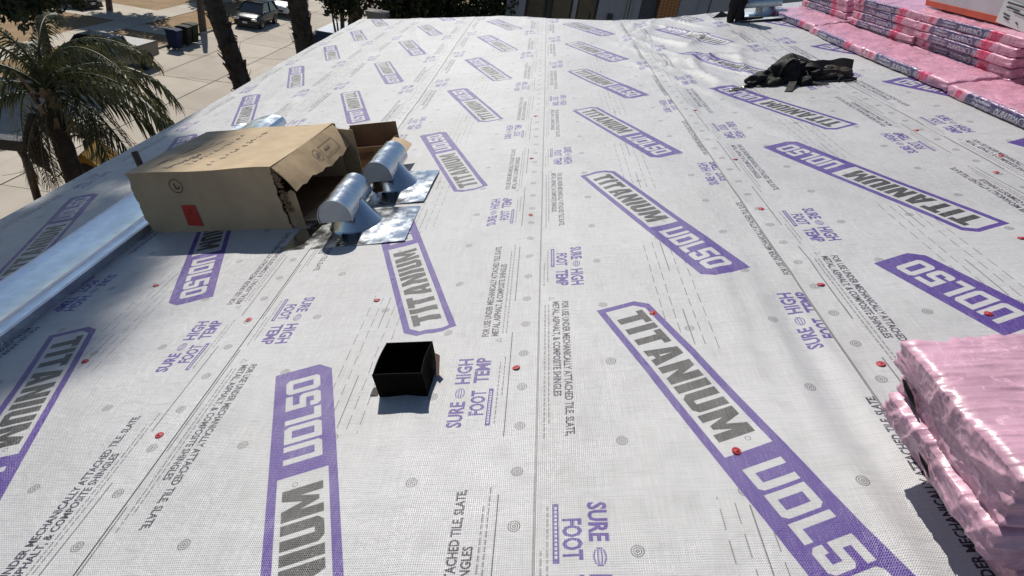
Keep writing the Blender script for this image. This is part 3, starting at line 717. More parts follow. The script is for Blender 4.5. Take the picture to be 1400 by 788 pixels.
def bundle_mesh(L, W, H, seed, amp=.006, nx=14, ny=44, nz=5, mt=None, rad=.022, sag=0.0):
    """wrapped bundle: length on y, width on +x from 0, base at z = 0; face x = 0 carries the print"""
    bm = bmesh.new(); uvl = bm.loops.layers.uv.new('UVMap')
    def pt(a, b, c):                                        # a,b,c in 0..1
        p = Vector((a * W, (b - .5) * L, c * H)); lo = Vector((rad, -L / 2 + rad, rad)); hi = Vector((W - rad, L / 2 - rad, H - rad))
        q = Vector((min(max(p.x, lo.x), hi.x), min(max(p.y, lo.y), hi.y), min(max(p.z, lo.z), hi.z)))
        d = p - q; nrm = d.normalized() if d.length > 1e-6 else Vector((0, 0, 1))
        if d.length > 1e-6: p = q + nrm * rad
        s = Vector((p.x * 7 + seed * 3.1, p.y * 7, p.z * 9 + seed))
        w = mnoise.noise(s) * amp + mnoise.noise(Vector((p.x * 9 + seed, p.y * 42, p.z * 9))) * amp * .55 + abs(mnoise.noise(Vector((p.x * 30, p.y * 24 + seed, p.z * 44)))) * amp * .7
        if mt is M_pink:                                    # loose plain wrap: long folds from the end, slanting folds down the sides
            rid = lambda q: (1 - abs(mnoise.noise(q)) * 2.2)
            cr = lambda q, k: max(0, 1 - abs(mnoise.noise(q)) * 3.0) ** k
            side = abs(nrm.z) < .6; wp = mnoise.noise(Vector((p.x * 4, p.y * 5, p.z * 6 + seed))) * .9
            lo = .7 * mnoise.noise(Vector((p.x * 4 + seed, p.y * 5, p.z * 8)))
            if side: w = amp * (lo + .62 * cr(Vector((p.y * 11 + p.z * 8 + wp, p.z * 3.5 + seed, p.x * 5)), 2) + .42 * cr(Vector((p.y * 19 - p.z * 22 + wp * 2, p.z * 9, seed)), 3) + .22 * cr(Vector((p.y * 40 + wp * 3, p.z * 46, seed + 4 + p.x * 30)), 3) - .4)
            else: w = amp * (.45 * lo + .42 * cr(Vector((p.x * 1.6 + seed, p.y * 11 + p.x * 3.0 + wp, 0)), 4) + .30 * cr(Vector((p.x * 2.6, p.y * 25 - p.x * 2.0 + wp * 2, seed)), 5) + .12 * cr(Vector((p.x * 30, p.y * 38, seed)), 3) + .22 * cr(Vector((p.x * 4.5, p.y * 48 + p.x * 5 + wp, seed + 2)), 4))
        e = abs(b - .5) * 2                                 # the ends of the wrapper are gathered and loose
        if e > .80: w += (e - .80) / .20 * amp * 1.9 * mnoise.noise(Vector((p.x * 38 + seed, p.y * 10, p.z * 60)))
        p = p + nrm * w
        p.z -= sag * math.sin(a * 3.1) * math.sin(b * 3.1) * (c > .5); p.z = max(p.z, .0015)
        return p
    cache = {}
    def V(a, b, c):
        k = (round(a, 5), round(b, 5), round(c, 5))
        if k not in cache: cache[k] = bm.verts.new(pt(a, b, c))
        return cache[k]
    def face(q, uv):
        try: f = bm.faces.new([V(*p) for p in q])
        except ValueError: return
        f.smooth = True
        for l, u in zip(f.loops, uv): l[uvl].uv = u
    def g(n, edge=.12):                                     # denser rows near the edges
        return [0, edge * .35, edge] + [edge + (1 - 2 * edge) * i / n for i in range(1, n)] + [1 - edge, 1 - edge * .35, 1]
    A, B, Cc = g(nx, .07), g(ny, .03), g(nz, .22)
    out = (-1, -1)
    for i in range(len(B) - 1):
        for k in range(len(Cc) - 1):
            q = [(0, B[i + 1], Cc[k]), (0, B[i], Cc[k]), (0, B[i], Cc[k + 1]), (0, B[i + 1], Cc[k + 1])]
            face(q, [(1 - p[1], .78 * p[2]) for p in q])
            face([(1, B[i], Cc[k]), (1, B[i + 1], Cc[k]), (1, B[i + 1], Cc[k + 1]), (1, B[i], Cc[k + 1])], [out] * 4)
        for j in range(len(A) - 1):
            q = [(A[j], B[i], 1), (A[j + 1], B[i], 1), (A[j + 1], B[i + 1], 1), (A[j], B[i + 1], 1)]
            face(q, [(1 - p[1], .78 + p[0] * W / H * .78) for p in q])
            face([(A[j], B[i + 1], 0), (A[j + 1], B[i + 1], 0), (A[j + 1], B[i], 0), (A[j], B[i], 0)], [out] * 4)
    for j in range(len(A) - 1):
        for k in range(len(Cc) - 1):
            face([(A[j], 0, Cc[k]), (A[j + 1], 0, Cc[k]), (A[j + 1], 0, Cc[k + 1]), (A[j], 0, Cc[k + 1])], [out] * 4)
            face([(A[j + 1], 1, Cc[k]), (A[j], 1, Cc[k]), (A[j], 1, Cc[k + 1]), (A[j + 1], 1, Cc[k + 1])], [out] * 4)
    me = bpy.data.meshes.new('shingle_bundle'); bm.to_mesh(me); bm.free(); me.materials.append(mt or M_wrap); return me
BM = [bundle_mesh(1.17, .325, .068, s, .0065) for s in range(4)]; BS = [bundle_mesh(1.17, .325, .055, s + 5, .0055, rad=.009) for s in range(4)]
def bundle(mesh, u, v, n, rot, label, group, tiltx=0.0):
    o = bpy.data.objects.new('shingle_bundle', mesh); COL.objects.link(o)
    o.matrix_world = roofmat(u, v, rot, n) @ Matrix.Rotation(tiltx, 4, 'X'); return tag(o, label, 'bundle', group)
G1 = 'pink shingle bundles stacked along the ridge'
rows = [(1.80, 5.13, .035, 'farthest bundle of the flat pink row, beside the far roof vent'),
        (1.800, 4.30, -.012, 'second bundle from the far end of the flat pink row'),
        (1.800, 3.425, .010, 'third bundle from the far end of the flat pink row, beyond the black harness'),
        (1.788, 2.53, -.006, 'nearest bundle of the flat pink row, navy label frayed along its edge')]
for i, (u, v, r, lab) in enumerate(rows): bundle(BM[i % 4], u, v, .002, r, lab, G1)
# second layer and the stacks behind the row
posn = ['bottom', 'second from the bottom', 'middle', 'fourth from the bottom', 'top']
def stack(u, v, count, where, n0=.0, lean=.010, sd=0):
    r = random.Random(sd)
    for k in range(count):
        nm = posn[k] if k < count - 1 else 'top'
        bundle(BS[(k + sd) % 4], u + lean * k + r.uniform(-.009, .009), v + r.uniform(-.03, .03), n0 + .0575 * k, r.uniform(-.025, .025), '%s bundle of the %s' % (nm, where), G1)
stack(2.065, 5.22, 4, 'farthest pink stack', .002, .004, 1)
stack(2.065, 4.28, 5, 'pink stack second from the far end', .002, .003, 2)
stack(2.065, 3.40, 5, 'pink stack under the orange carton', .002, .003, 3)
stack(2.030, 2.40, 5, 'pink stack at the upper right border', .002, .003, 4)

# white and orange carton with a paper label, on the stacks
M_or = mat('orange_print', (.50, .075, .03), .5, var=.15); M_wh = mat('white_carton', (.50, .47, .50), .6, var=.12); M_lab = mat('white_paper', (.62, .66, .64), .5, var=.1)
M_txt = mat('black_print', (.02, .02, .025), .5, var=0)
oc = thing('orange_carton', 'white carton with orange bands and a paper label on top of the pink stacks', 'carton', mat=roofmat(2.15, 3.36, -.03, .300))
MB().box((.20, .0, .14), (.36, 1.75, .27)).build('carton_body', M_wh, oc, bevel=.004)
for z, h in ((.020, .040), (.235, .05)): MB().box((.0185, 0, z + .003), (.006, 1.752, h)).build('orange_band', M_or, oc)
MB().slab([(.010, -.08, .155), (.010, -.40, .125), (.010, -.36, -.01), (.010, -.05, .012)][::-1], .002).build('paper_label', M_lab, oc)
def text_mesh(name, txt, M, h, mt, parent, bold=.02, wscale=1.0):
    A, w = text_tris(txt, bold); mb = MB()
    for t in A: mb.add([M @ Vector((p[0] * h * wscale, p[1] * h, 0)) for p in t], [(0, 1, 2)])
    o = mb.build(name, mt, parent); tag(o, kind='stuff'); return o
FX = Matrix(((0, 0, -1, 0), (-1, 0, 0, 0), (0, 1, 0, 0), (0, 0, 0, 1)))       # text plane: x -> -y, y -> z, facing -x
text_mesh('lettering', 'Top', Matrix.Translation((.015, -.56, .07)) @ FX, .06, M_txt, oc, .03)
mb = MB()
for i, (y0, y1, z) in enumerate(((.10, .30, .12), (.16, .30, .095), (.10, .22, .075), (.24, .31, .055), (.24, .30, .035), (.14, .17, .02))):
    y0 -= .42; y1 -= .42
    mb.add([(.0070, y0, z), (.0070, y1, z + .012), (.0070, y1, z + .022), (.0070, y0, z + .010)], [(0, 1, 2, 3)])
tag(mb.build('label_lines', M_txt, oc), kind='stuff')

# foreground stack, plain pink side with torn wrap
G2 = 'plain pink bundles in the right foreground'
def big(seed, amp, L=.375, W=1.25, H=.068):
    # length of the short end on y, the bundle runs away on +x
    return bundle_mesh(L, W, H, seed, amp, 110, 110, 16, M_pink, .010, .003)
fg = [(.590, .675, .004, .010, 'lowest plain pink bundle of the right foreground stack'), (.578, .690, .068, -.03, 'second lowest pink bundle of the right foreground stack, corner sticking out'),
      (.530, .676, .134, .02, 'middle pink bundle of the right foreground stack, overhanging to the left'), (.545, .688, .200, -.015, 'fourth pink bundle up in the right foreground stack, wrap torn'),
      (.538, .690, .266, .01, 'topmost pink bundle of the right foreground stack with long creases')]
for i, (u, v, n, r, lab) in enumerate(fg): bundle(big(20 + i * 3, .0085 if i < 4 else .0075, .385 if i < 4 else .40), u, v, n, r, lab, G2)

M_shg = mat('shingle_granules', (.075, .08, .075), .95, var=.5, vscale=120, bump=.8, bscale=300)
M_hole = mat('dark_hole_patch', (.012, .009, .011), .9, var=.3)  # dark patch set proud of the wrap, painting the shade inside a hole
fgo = [o for o in COL.objects if o.get('group') == G2]
def torn(parent, pts, m, name):
    c = sum((Vector(p) for p in pts), Vector()) / len(pts); mb = MB(); n = len(pts); nn = (Vector(pts[0]) - c).cross(Vector(pts[1]) - c).normalized() * .004
    mb.add([Vector(p) for p in pts] + [c + nn * 2], [(i, (i + 1) % n, n) for i in range(n)]); return mb.build(name, m, parent)
torn(fgo[3], [(-.009, .150, .035), (-.010, .165, .052), (-.011, .150, .060), (-.011, .120, .050), (-.010, .095, .032), (-.009, .085, .016), (-.009, .105, .014), (-.008, .125, .024)], M_hole, 'torn_hole_patch')
torn(fgo[2], [(-.009, .02, .030), (-.009, .035, .044), (-.009, .0, .036), (-.009, -.02, .018)], M_hole, 'torn_hole_patch')
torn(fgo[4], [(.06, -.205, .060), (.13, -.208, .062), (.16, -.205, .040), (.10, -.207, .030), (.05, -.206, .046)], M_shg, 'bare_shingle')

# ------------------------------------------------------------------ black harness heap
M_web = mat('black_webbing', (.010, .010, .011), .75, var=.35, vscale=30, bump=.3, bscale=160, bdist=.003, spec=.3)
M_oliv = mat('olive_webbing', (.020, .020, .011), .8, var=.4, vscale=25, bump=.3, bscale=160, bdist=.003)
M_lea = mat('brown_leather', (.036, .023, .015), .7, var=.35, vscale=18, bump=.25, bscale=60)
hn = thing('safety_harness', 'heap of black harness straps and pouches with a brown flap and a steel hook', 'harness', mat=roofmat(1.245, 3.47))
def blob(c, r, seed, amp=.3, nsub=4):
    bm = bmesh.new(); bmesh.ops.create_icosphere(bm, subdivisions=nsub, radius=1)
    for v in bm.verts:
        d = 1 + amp * mnoise.noise(v.co * 1.6 + Vector((seed, 0, 0))) + amp * .35 * abs(mnoise.noise(v.co * 4.2 + Vector((0, seed, 0))))
        v.co = Vector((c[0] + v.co.x * d * r[0], c[1] + v.co.y * d * r[1], max(.004, c[2] + v.co.z * d * r[2])))
    mb = MB(); mb.add([v.co.copy() for v in bm.verts], [tuple(v.index for v in f.verts) for f in bm.faces], True); bm.free(); return mb
blob((.02, .03, .05), (.15, .10, .11), 1, .55).build('pouch', M_web, hn)
blob((.14, .0, .035), (.13, .075, .055), 4, .5).build('pouch', M_web, hn)
blob((-.16, .02, .03), (.11, .06, .06), 7, .5).build('pouch', M_web, hn)
blob((-.115, -.045, .025), (.075, .045, .04), 9, .45).build('pouch', M_oliv, hn)
blob((.08, -.105, .022), (.06, .05, .035), 12, .4).build('pouch', M_web, hn)
def strap(pts, w, t, side=(0, 0, 1), mt=M_web, name='strap'):
    q = [];  P = [Vector(p) for p in pts]
    for i in range(len(P) - 1):
        p0, p1, p2, p3 = P[max(i - 1, 0)], P[i], P[i + 1], P[min(i + 2, len(P) - 1)]
        for k in range(7):
            s = k / 7; q.append(.5 * ((2 * p1) + (p2 - p0) * s + (2 * p0 - 5 * p1 + 4 * p2 - p3) * s * s + (3 * p1 - p0 - 3 * p2 + p3) * s ** 3))
    q.append(P[-1]); mb = MB(); mb.ribbon(q, w, t, side); return mb.build(name, mt, hn)
strap([(.10, .02, .11), (.20, .01, .105), (.30, .03, .085), (.38, .03, .092), (.45, .02, .075)], [.03 + .05 * min(1, i / 10) for i in range(29)], .009, (0, .65, .75), M_lea, 'leather_flap')
strap([(.05, .06, .10), (.14, -.05, .12), (.25, -.04, .07), (.33, -.09, .03), (.30, -.15, .010)], .035, .006, (.3, .8, .5))
strap([(-.05, .10, .03), (.06, .12, .10), (.18, .10, .10), (.30, .07, .05), (.41, .08, .010)], .045, .006, (0, .6, .8))
strap([(-.22, .05, .012), (-.12, .10, .04), (0, .12, .03), (.10, .15, .008)], .03, .005, (0, .5, 1))
blob((.27, -.02, .035), (.14, .06, .05), 15, .5).build('pouch', M_lea, hn)
strap([(-.17, .02, .02), (-.10, .04, .11), (.0, .05, .175), (.10, .03, .155), (.19, .0, .10)], .055, .006, (0, 1, .3))
strap([(-.09, -.02, .03), (-.05, -.03, .13), (.02, -.02, .17), (.06, -.04, .09)], .05, .006, (.3, 1, 0))
strap([(.02, -.06, .09), (-.01, -.13, .045), (-.06, -.22, .014), (-.085, -.265, .010)], .050, .006, (1, -.3, .1))
strap([(.10, -.05, .07), (.11, -.13, .03), (.17, -.165, .012), (.22, -.17, .008)], .045, .006, (0, 1, .2))
strap([(.20, -.06, .03), (.30, -.09, .018), (.40, -.085, .012), (.43, -.12, .01), (.36, -.145, .008), (.24, -.13, .008), (.14, -.12, .012)], .014, .003, (0, 0, 1))
strap([(-.10, .07, .03), (-.20, .05, .03), (-.26, .0, .02), (-.22, -.03, .012), (-.12, -.05, .02)], .028, .005, (0, .4, 1))
strap([(-.14, -.05, .03), (-.19, -.07, .018), (-.25, -.065, .010), (-.20, -.03, .012)], .03, .005, (0, 1, .4), M_oliv)
strap([(.02, .10, .02), (.12, .12, .06), (.22, .09, .06), (.27, .03, .03)], .04, .006, (0, .5, 1))
for i in range(3): strap([(.15 + .05 * i, -.07, .05), (.17 + .05 * i, -.01, .075 + .01 * i), (.16 + .06 * i, .05, .05)], .03, .006, (1, 0, .2), M_web if i != 1 else M_oliv)
lan = MB(); lan.tube([(-.17, .0, .045), (-.22, -.02, .035), (-.29, -.045, .028), (-.335, -.062, .018)], [.020, .017, .014, .012], 8, flat=.8); lan.build('lanyard', M_web, hn)
lan = MB(); lan.tube([(-.275, -.04, .03), (-.29, -.045, .028), (-.30, -.05, .026)], [.021, .024, .021], 10); lan.build('lanyard_sleeve', M_web, hn)
hk = MB(); ring = [(-.385 + .050 * math.cos(a) * (1 if math.cos(a) < 0 else 1.05), -.085 + .026 * math.sin(a) - .10 * (-.385 - (-.385 + .05 * math.cos(a))), .014) for a in np.linspace(.25, 2 * math.pi - .25, 18)]
hk.tube(ring, .0065, 7); hk.tube([(-.335, -.078, .015), (-.345, -.072, .016), (-.325, -.060, .018)], .010, 8); hk.build('snap_hook', mat('worn_steel_hook', (.34, .34, .28), .35, .8, var=.3), hn)

# upright black sleeve beside the far vent and a dark scrap on the sheet
sl = thing('pipe_sleeve', 'crumpled black sleeve standing upright beside the far roof vent', 'sleeve', mat=roofmat(1.492, 5.42))
def crinkle(pts, r, seed):
    mb = MB(); mb.tube(pts, r, 16, True)
    mb.v = [tuple(Vector(p) + Vector((mnoise.noise(Vector(p) * 22 + Vector((seed, 0, 0))), mnoise.noise(Vector(p) * 22 + Vector((0, seed, 0))), 0)) * .022) for p in mb.v]; return mb
def dens(a, b, n): a, b = Vector(a), Vector(b); return [a + (b - a) * (i / n) for i in range(n + 1)]
crinkle(dens((.0, .0, .004), (.05, .02, .62), 22), [.048 + .012 * i / 22 for i in range(23)], 3).build('sleeve', M_web, sl)
crinkle(dens((-.085, .03, .004), (-.02, .03, .30), 10), [.035 + .004 * i for i in range(11)], 8).build('loose_end', M_web, sl)
crinkle(dens((.04, -.02, .03), (.25, -.02, .02), 8), .022, 5).build('strap_end', M_web, sl)
scp = thing('roof_scrap', 'small dark peaked scrap lying near the far roof edge', 'scrap', mat=roofmat(1.42, 5.70))
MB().add([(-.11, 0, .003), (.11, -.02, .003), (.02, .09, .003), (.0, .01, .07), (-.11, 0, 0), (.11, -.02, 0), (.02, .09, 0)], [(0, 1, 3), (1, 2, 3), (2, 0, 3), (4, 6, 5), (0, 4, 5, 1), (1, 5, 6, 2), (2, 6, 4, 0)]).build('folded_felt', mat('dark_felt', (.05, .05, .05), .85, var=.3), scp)
# ------------------------------------------------------------------ the street below (runs along y)
def ground_mat(name, col, col2, scale, bump=.3, bscale=30, rough=.9, col3=None, s3=3.0):
    t = NT(name); c = t.coord('Object')
    b = t.mix(t.ramp(t.noise(scale, 6, .65, c), .33, .67), col2, col)
    if col3: b = t.mix(t.ramp(t.noise(s3, 5, .6, c), .52, .72), b, col3)
    mp = t.n('ShaderNodeMapping'); mp.inputs['Scale'].default_value = (2.2, .10, 1); t.l(c, mp.inputs[0])
    b = t.mix(t.ramp(t.noise(1.0, 4, .6, mp.outputs[0]), .5, .8, 0, .28), b, tuple(x * .62 for x in col2))
    oi = t.n('ShaderNodeObjectInfo'); b = t.mix(t.math('MULTIPLY', oi.outputs['Random'], .30), b, tuple(x * .72 for x in col2))
    t.l(b, t.b.inputs['Base Color']); t.b.inputs['Roughness'].default_value = rough; t.b.inputs['Specular IOR Level'].default_value = .25
    t.bump(t.noise(bscale, 5, .65, c), bump, .01); return t.m
M_earth = ground_mat('dry_ground', (.20, .155, .10), (.15, .11, .07), .6, col3=(.12, .12, .05))
M_road = ground_mat('concrete_road', (.47, .42, .35), (.38, .335, .275), .35, .2, 40)
M_walk = ground_mat('concrete_pavement', (.50, .45, .375), (.42, .375, .31), .5, .2, 40)
M_lawn = ground_mat('dry_lawn', (.30, .20, .105), (.22, .14, .068), 1.1, .8, 14, col3=(.14, .125, .045), s3=.35)
M_joint = mat('road_joint', (.20, .175, .145), .9, var=.3)
M_kerb = mat('concrete_kerb', (.34, .30, .25), .9, var=.2, vscale=2)
def plate(name, x0, x1, y0, y1, z, m, kind='structure'):
    o = MB().add([(x0, y0, z), (x1, y0, z), (x1, y1, z), (x0, y1, z)], [(0, 1, 2, 3)]).build(name, m); tag(o, kind=kind); return o
plate('ground', -400, 400, -400, 500, GZ - .16, M_earth)
# road of concrete slabs: every slab a piece of the road where it can be told apart
road = plate('road', -20.70, -10.6, -60, 220, GZ - .028, M_joint)
sr = random.Random(21)
ys = -2.0; rows_y = []
while ys < 66: rows_y.append((ys, ys + 4.6)); ys += 4.6
xs = [(-20.66, -18.2), (-18.17, -15.62), (-15.58, -13.1), (-13.07, -10.64)]
for (a, b) in xs:
    off = sr.uniform(-1.2, 1.2)
    for (y0, y1) in rows_y:
        dz = sr.uniform(0, .006); o = MB().box(((a + b) / 2, (y0 + y1) / 2 + off, GZ - .018 + dz), (b - a - .012, y1 - y0 - .03, .02)).build('slab', M_road); o.parent = road
o = MB().box((-15.65, 145, GZ - .018), (10.0, 158, .02)).build('slab', M_road, road)
# wavy cracks
mb = MB()
for x0, y0, x1, y1 in ((-20, 29, -12, 31), (-18.5, 40, -11, 42), (-16, 17, -12, 20), (-20, 22, -15.7, 21), (-15.6, 24, -12, 22), (-19, 34, -14, 36.5)):
    n = 26; pts = [(x0 + (x1 - x0) * i / n, y0 + (y1 - y0) * i / n + sr.uniform(-.14, .14), GZ - .0002) for i in range(n + 1)]
    mb.ribbon(pts, .028, .002, (0, 1, 0))
tag(mb.build('crack', M_joint, road), kind='stuff')
def kerb(x, y0, y1):
    o = MB().box((x, (y0 + y1) / 2, GZ + .03), (.16, y1 - y0, .15)).build('kerb', M_kerb, bevel=.02); tag(o, kind='structure'); return o
DRV = [(37.0, 38.9), (56, 60), (22.5, 25.5)]               # walks and drives crossing the far verge
def verge(xa, xb, xk, xw0, xw1):
    y = -40
    for (a, b) in sorted(DRV) + [(160, 160)]:
        o = plate('lawn', min(xa, xb), max(xa, xb), y, a, GZ + .085, M_lawn); kerb(xk, y, a - .3)
        if b < 160: plate('driveway', min(xa, xb) , max(xa, xb), a, b, GZ + .094, M_walk)
        y = b
verge(-20.78, -24.15, -20.72, 0, 0)
plate('pavement', -25.75, -24.15, -40, 160, GZ + .105, M_walk)
y = -40
for (a, b) in ((22.0, 25.8), (38.6, 43.2), (56, 60), (160, 160)):
    plate('lawn', -60, -25.75, y, a, GZ + .088, M_lawn)
    if b < 160: plate('driveway', -45, -25.75, a, b, GZ + .097, M_walk)
    y = b
for y in np.arange(10, 70, 1.6):
    o = MB().box((-24.95, float(y), GZ + .1065), (1.58, .02, .003)).build('joint', M_joint); tag(o, kind='structure')
plate('front_yard', -10.4, -3.5, -40, 120, GZ + .02, M_lawn); kerb(-10.5, -40, 120)
plate('side_yard', -3.5, 60, 8, 120, GZ + .03, M_earth)

# ------------------------------------------------------------------ vehicles
M_tyre = mat('tyre_rubber', (.018, .018, .018), .8, var=.2); M_rim = mat('alloy_rim', (.30, .30, .31), .35, .8, var=.1)
def paint(n, c, r=.28): return mat(n, c, r, 0, var=.10, vscale=2, coat=.25, spec=.5)
M_glass = mat('dark_car_glass', (.012, .014, .016), .06, 0, var=0, spec=.9)
M_lamp = mat('headlamp_glass', (.55, .56, .56), .12, .2, var=0, spec=.9); M_tail = mat('tail_lamp', (.30, .015, .012), .2, var=0)
M_trim = mat('black_trim', (.015, .015, .016), .55, var=.1); M_plate = mat('number_plate', (.60, .60, .62), .5, var=.05)
def wheel(parent, x, y, r, w):
    s = 1 if x > 0 else -1
    Mx = Matrix.Translation((x, y, r)) @ Matrix.Rotation(R_(90) * s, 4, 'Y')
    o = MB().lathe([(r * .62, -w / 2), (r * .93, -w / 2), (r, -w * .33), (r, w * .33), (r * .93, w / 2), (r * .62, w / 2)], 24, Mx).build('wheel', M_tyre, parent)
    m = MB().lathe([(0, w * .36), (r * .2, w * .40), (r * .24, w * .30), (r * .60, w * .44), (r * .64, w * .49)], 20, Mx)
    for k in range(5): m.box((r * .36 * math.cos(k * 1.2566), r * .36 * math.sin(k * 1.2566), w * .40), (r * .5, r * .12, w * .10), Mx @ Matrix.Rotation(0, 4, 'Z'))
    m.build('rim', M_rim, o); return o
def loft(mb, secs, smooth=True):
    """sections (y, [(x, z)...]) mirrored halves are given whole"""
    n = len(secs[0][1]); vs = [(x, y, z) for y, s in secs for x, z in s]
    mb.add(vs, [(i * n + k, i * n + (k + 1) % n, (i + 1) * n + (k + 1) % n, (i + 1) * n + k) for i in range(len(secs) - 1) for k in range(n)], smooth)
    mb.add([(x, secs[0][0], z) for x, z in secs[0][1]], [tuple(range(n))[::-1]]); mb.add([(x, secs[-1][0], z) for x, z in secs[-1][1]], [tuple(range(n))]); return mb
def car(name, label, cat, x, y, rz, body, L=4.2, Wd=1.76, H=1.48, hood=.95, wr=.32, suv=False, van=False, group='vehicles parked along the street', gz=GZ):
    """nose towards -y"""
    r = thing(name, label, cat, (x, y, gz), rz, group); w = Wd / 2; belt = .62 * H if not van else .55 * H; zb = .22 if not suv else .30
    def sec(f, top, wf, dip=0): # a body section
        ww = w * wf
        return [(-ww * .90, zb), (ww * .90, zb), (ww, zb + .12), (ww, top - .16), (ww * .93, top - .03), (ww * .70, top), (-ww * .70, top), (-ww * .93, top - .03), (-ww, top - .16), (-ww, zb + .12)]
    y0 = -L / 2; hb = belt - (.10 if not van else 0)
    ss = [(y0, sec(0, hb - .30, .80)), (y0 + .07, sec(0, hb - .17, .90)), (y0 + .30, sec(0, hb - .06, .97)), (y0 + hood, sec(0, belt, 1.0)), (0, sec(0, belt + .02, 1.0)), (L / 2 - .5, sec(0, belt + .03, .99)), (L / 2 - .10, sec(0, belt - .02, .95)), (L / 2, sec(0, belt - .22, .86))]
    b = loft(MB(), ss).build('body', body, r); sub = b.modifiers.new('s', 'SUBSURF'); sub.levels = 1; sub.render_levels = 1
    # greenhouse: glass block and painted roof with pillars
    cw0, cw1 = w * .93, w * .72; ya, yb = y0 + hood - .05, y0 + hood + (.75 if not van else .45); yc, yd = L / 2 - (.55 if not van else .10), L / 2 - (.16 if not van else .04); zt = H - .05
    def P(sx, yy, z, f): return (sx * (cw0 + (cw1 - cw0) * f), yy, z)
    A = [P(s_, ya, belt - .02, 0) for s_ in (-1, 1)] + [P(s_, yd, belt - .02, 0) for s_ in (1, -1)]
    T = [P(s_, yb, zt, 1) for s_ in (-1, 1)] + [P(s_, yc, zt, 1) for s_ in (1, -1)]
    MB().add(A + T, [(0, 1, 5, 4), (1, 2, 6, 5), (2, 3, 7, 6), (3, 0, 4, 7), (4, 5, 6, 7)]).build('windows', M_glass, r)
    rf = loft(MB(), [(yb - .06, [(-cw1 * .98, zt), (cw1 * .98, zt), (cw1 * .9, zt + .025), (-cw1 * .9, zt + .025)]), (yb + .2, [(-cw1 * 1.02, zt - .01), (cw1 * 1.02, zt - .01), (cw1 * .9, zt + .055), (-cw1 * .9, zt + .055)]), (yc - .1, [(-cw1 * 1.02, zt - .01), (cw1 * 1.02, zt - .01), (cw1 * .9, zt + .05), (-cw1 * .9, zt + .05)]), (yc + .05, [(-cw1 * .96, zt), (cw1 * .96, zt), (cw1 * .86, zt + .02), (-cw1 * .86, zt + .02)])]).build('roof', body, r)
    for s_ in (-1, 1):
        for (p, q, wd) in (((ya, belt), (yb, zt), .05), ((yd, belt), (yc, zt), .09), (((ya + yd) / 2 + .05, belt), ((yb + yc) / 2 + .05, zt), .06)):
            a_, b_ = Vector(P(s_, p[0], p[1] - .02, 0)), Vector(P(s_, q[0], q[1], 1)); mb = MB(); mb.tube([a_ + Vector((s_ * .004, 0, 0)), b_ + Vector((s_ * .004, 0, 0))], wd, 6); mb.build('pillar', body, r)
        mb = MB(); mb.box((s_ * w * .66, y0 + .12, hb - .24), (w * .42, .20, .15)); mb.build('headlight', M_lamp, r, bevel=.03)
        mb = MB(); mb.box((s_ * w * .80, L / 2 - .05, belt - .20), (w * .22, .10, .24)); mb.build('taillight', M_tail, r, bevel=.02)
        mb = MB(); mb.box((s_ * (w + .07), ya + .35, belt + .06), (.16, .12, .12)); mb.build('mirror', body, r, bevel=.03)
        for yy in (y0 + .80, L / 2 - .78):
            wheel(r, s_ * (w - .09), yy, wr, .21)
            mb = MB(); n = 16; out = [(yy + (wr + .06) * math.cos(a), wr + (wr + .06) * math.sin(a)) for a in np.linspace(0, math.pi, n)]
            mb.prism([(p, q) for p, q in out] , s_ * (w + .004) - .004, s_ * (w + .004) + .004, 'x'); mb.build('wheel_arch', M_trim, r)
    mb = MB(); mb.box((0, y0 + .02, zb + .20), (w * 1.1, .06, .16)); mb.build('grille', M_trim, r, bevel=.02)
    mb = MB(); mb.box((0, y0 - .018, zb + .21), (.32, .02, .12)); mb.build('number_plate', M_plate, r)
    mb = MB(); mb.box((0, y0 + .05, zb + .02), (w * 1.7, .14, .12)); mb.build('bumper', M_trim, r, bevel=.03)
    return r
P_green = mat('dark_green_paint', (.012, .016, .015), .2, var=.1, spec=.3); P_white = paint('white_paint', (.62, .63, .65)); P_grey = paint('pewter_paint', (.045, .044, .042), .32); P_dark = paint('near_black_paint', (.012, .012, .014))
car('parked_car', 'dark green hatchback parked at the far kerb, sun glinting on its bonnet', 'car', -19.5, 44.5, .02, P_green, 4.0, 1.74, 1.52)
car('parked_car', 'white sport utility vehicle parked behind the dark hatchback', 'car', -19.5, 50.4, .0, P_white, 4.7, 1.88, 1.76, 1.1, .37, True)
car('parked_car', 'black car on the drive at the top left, in tree shade', 'car', -30.5, 41.0, R_(78), P_dark, 4.5, 1.8, 1.45)
car('parked_van', 'white van at the near kerb mostly hidden by the roof edge and a palm', 'van', -11.9, 37.6, .0, P_white, 5.0, 1.95, 1.95, .8, .35, False, True)

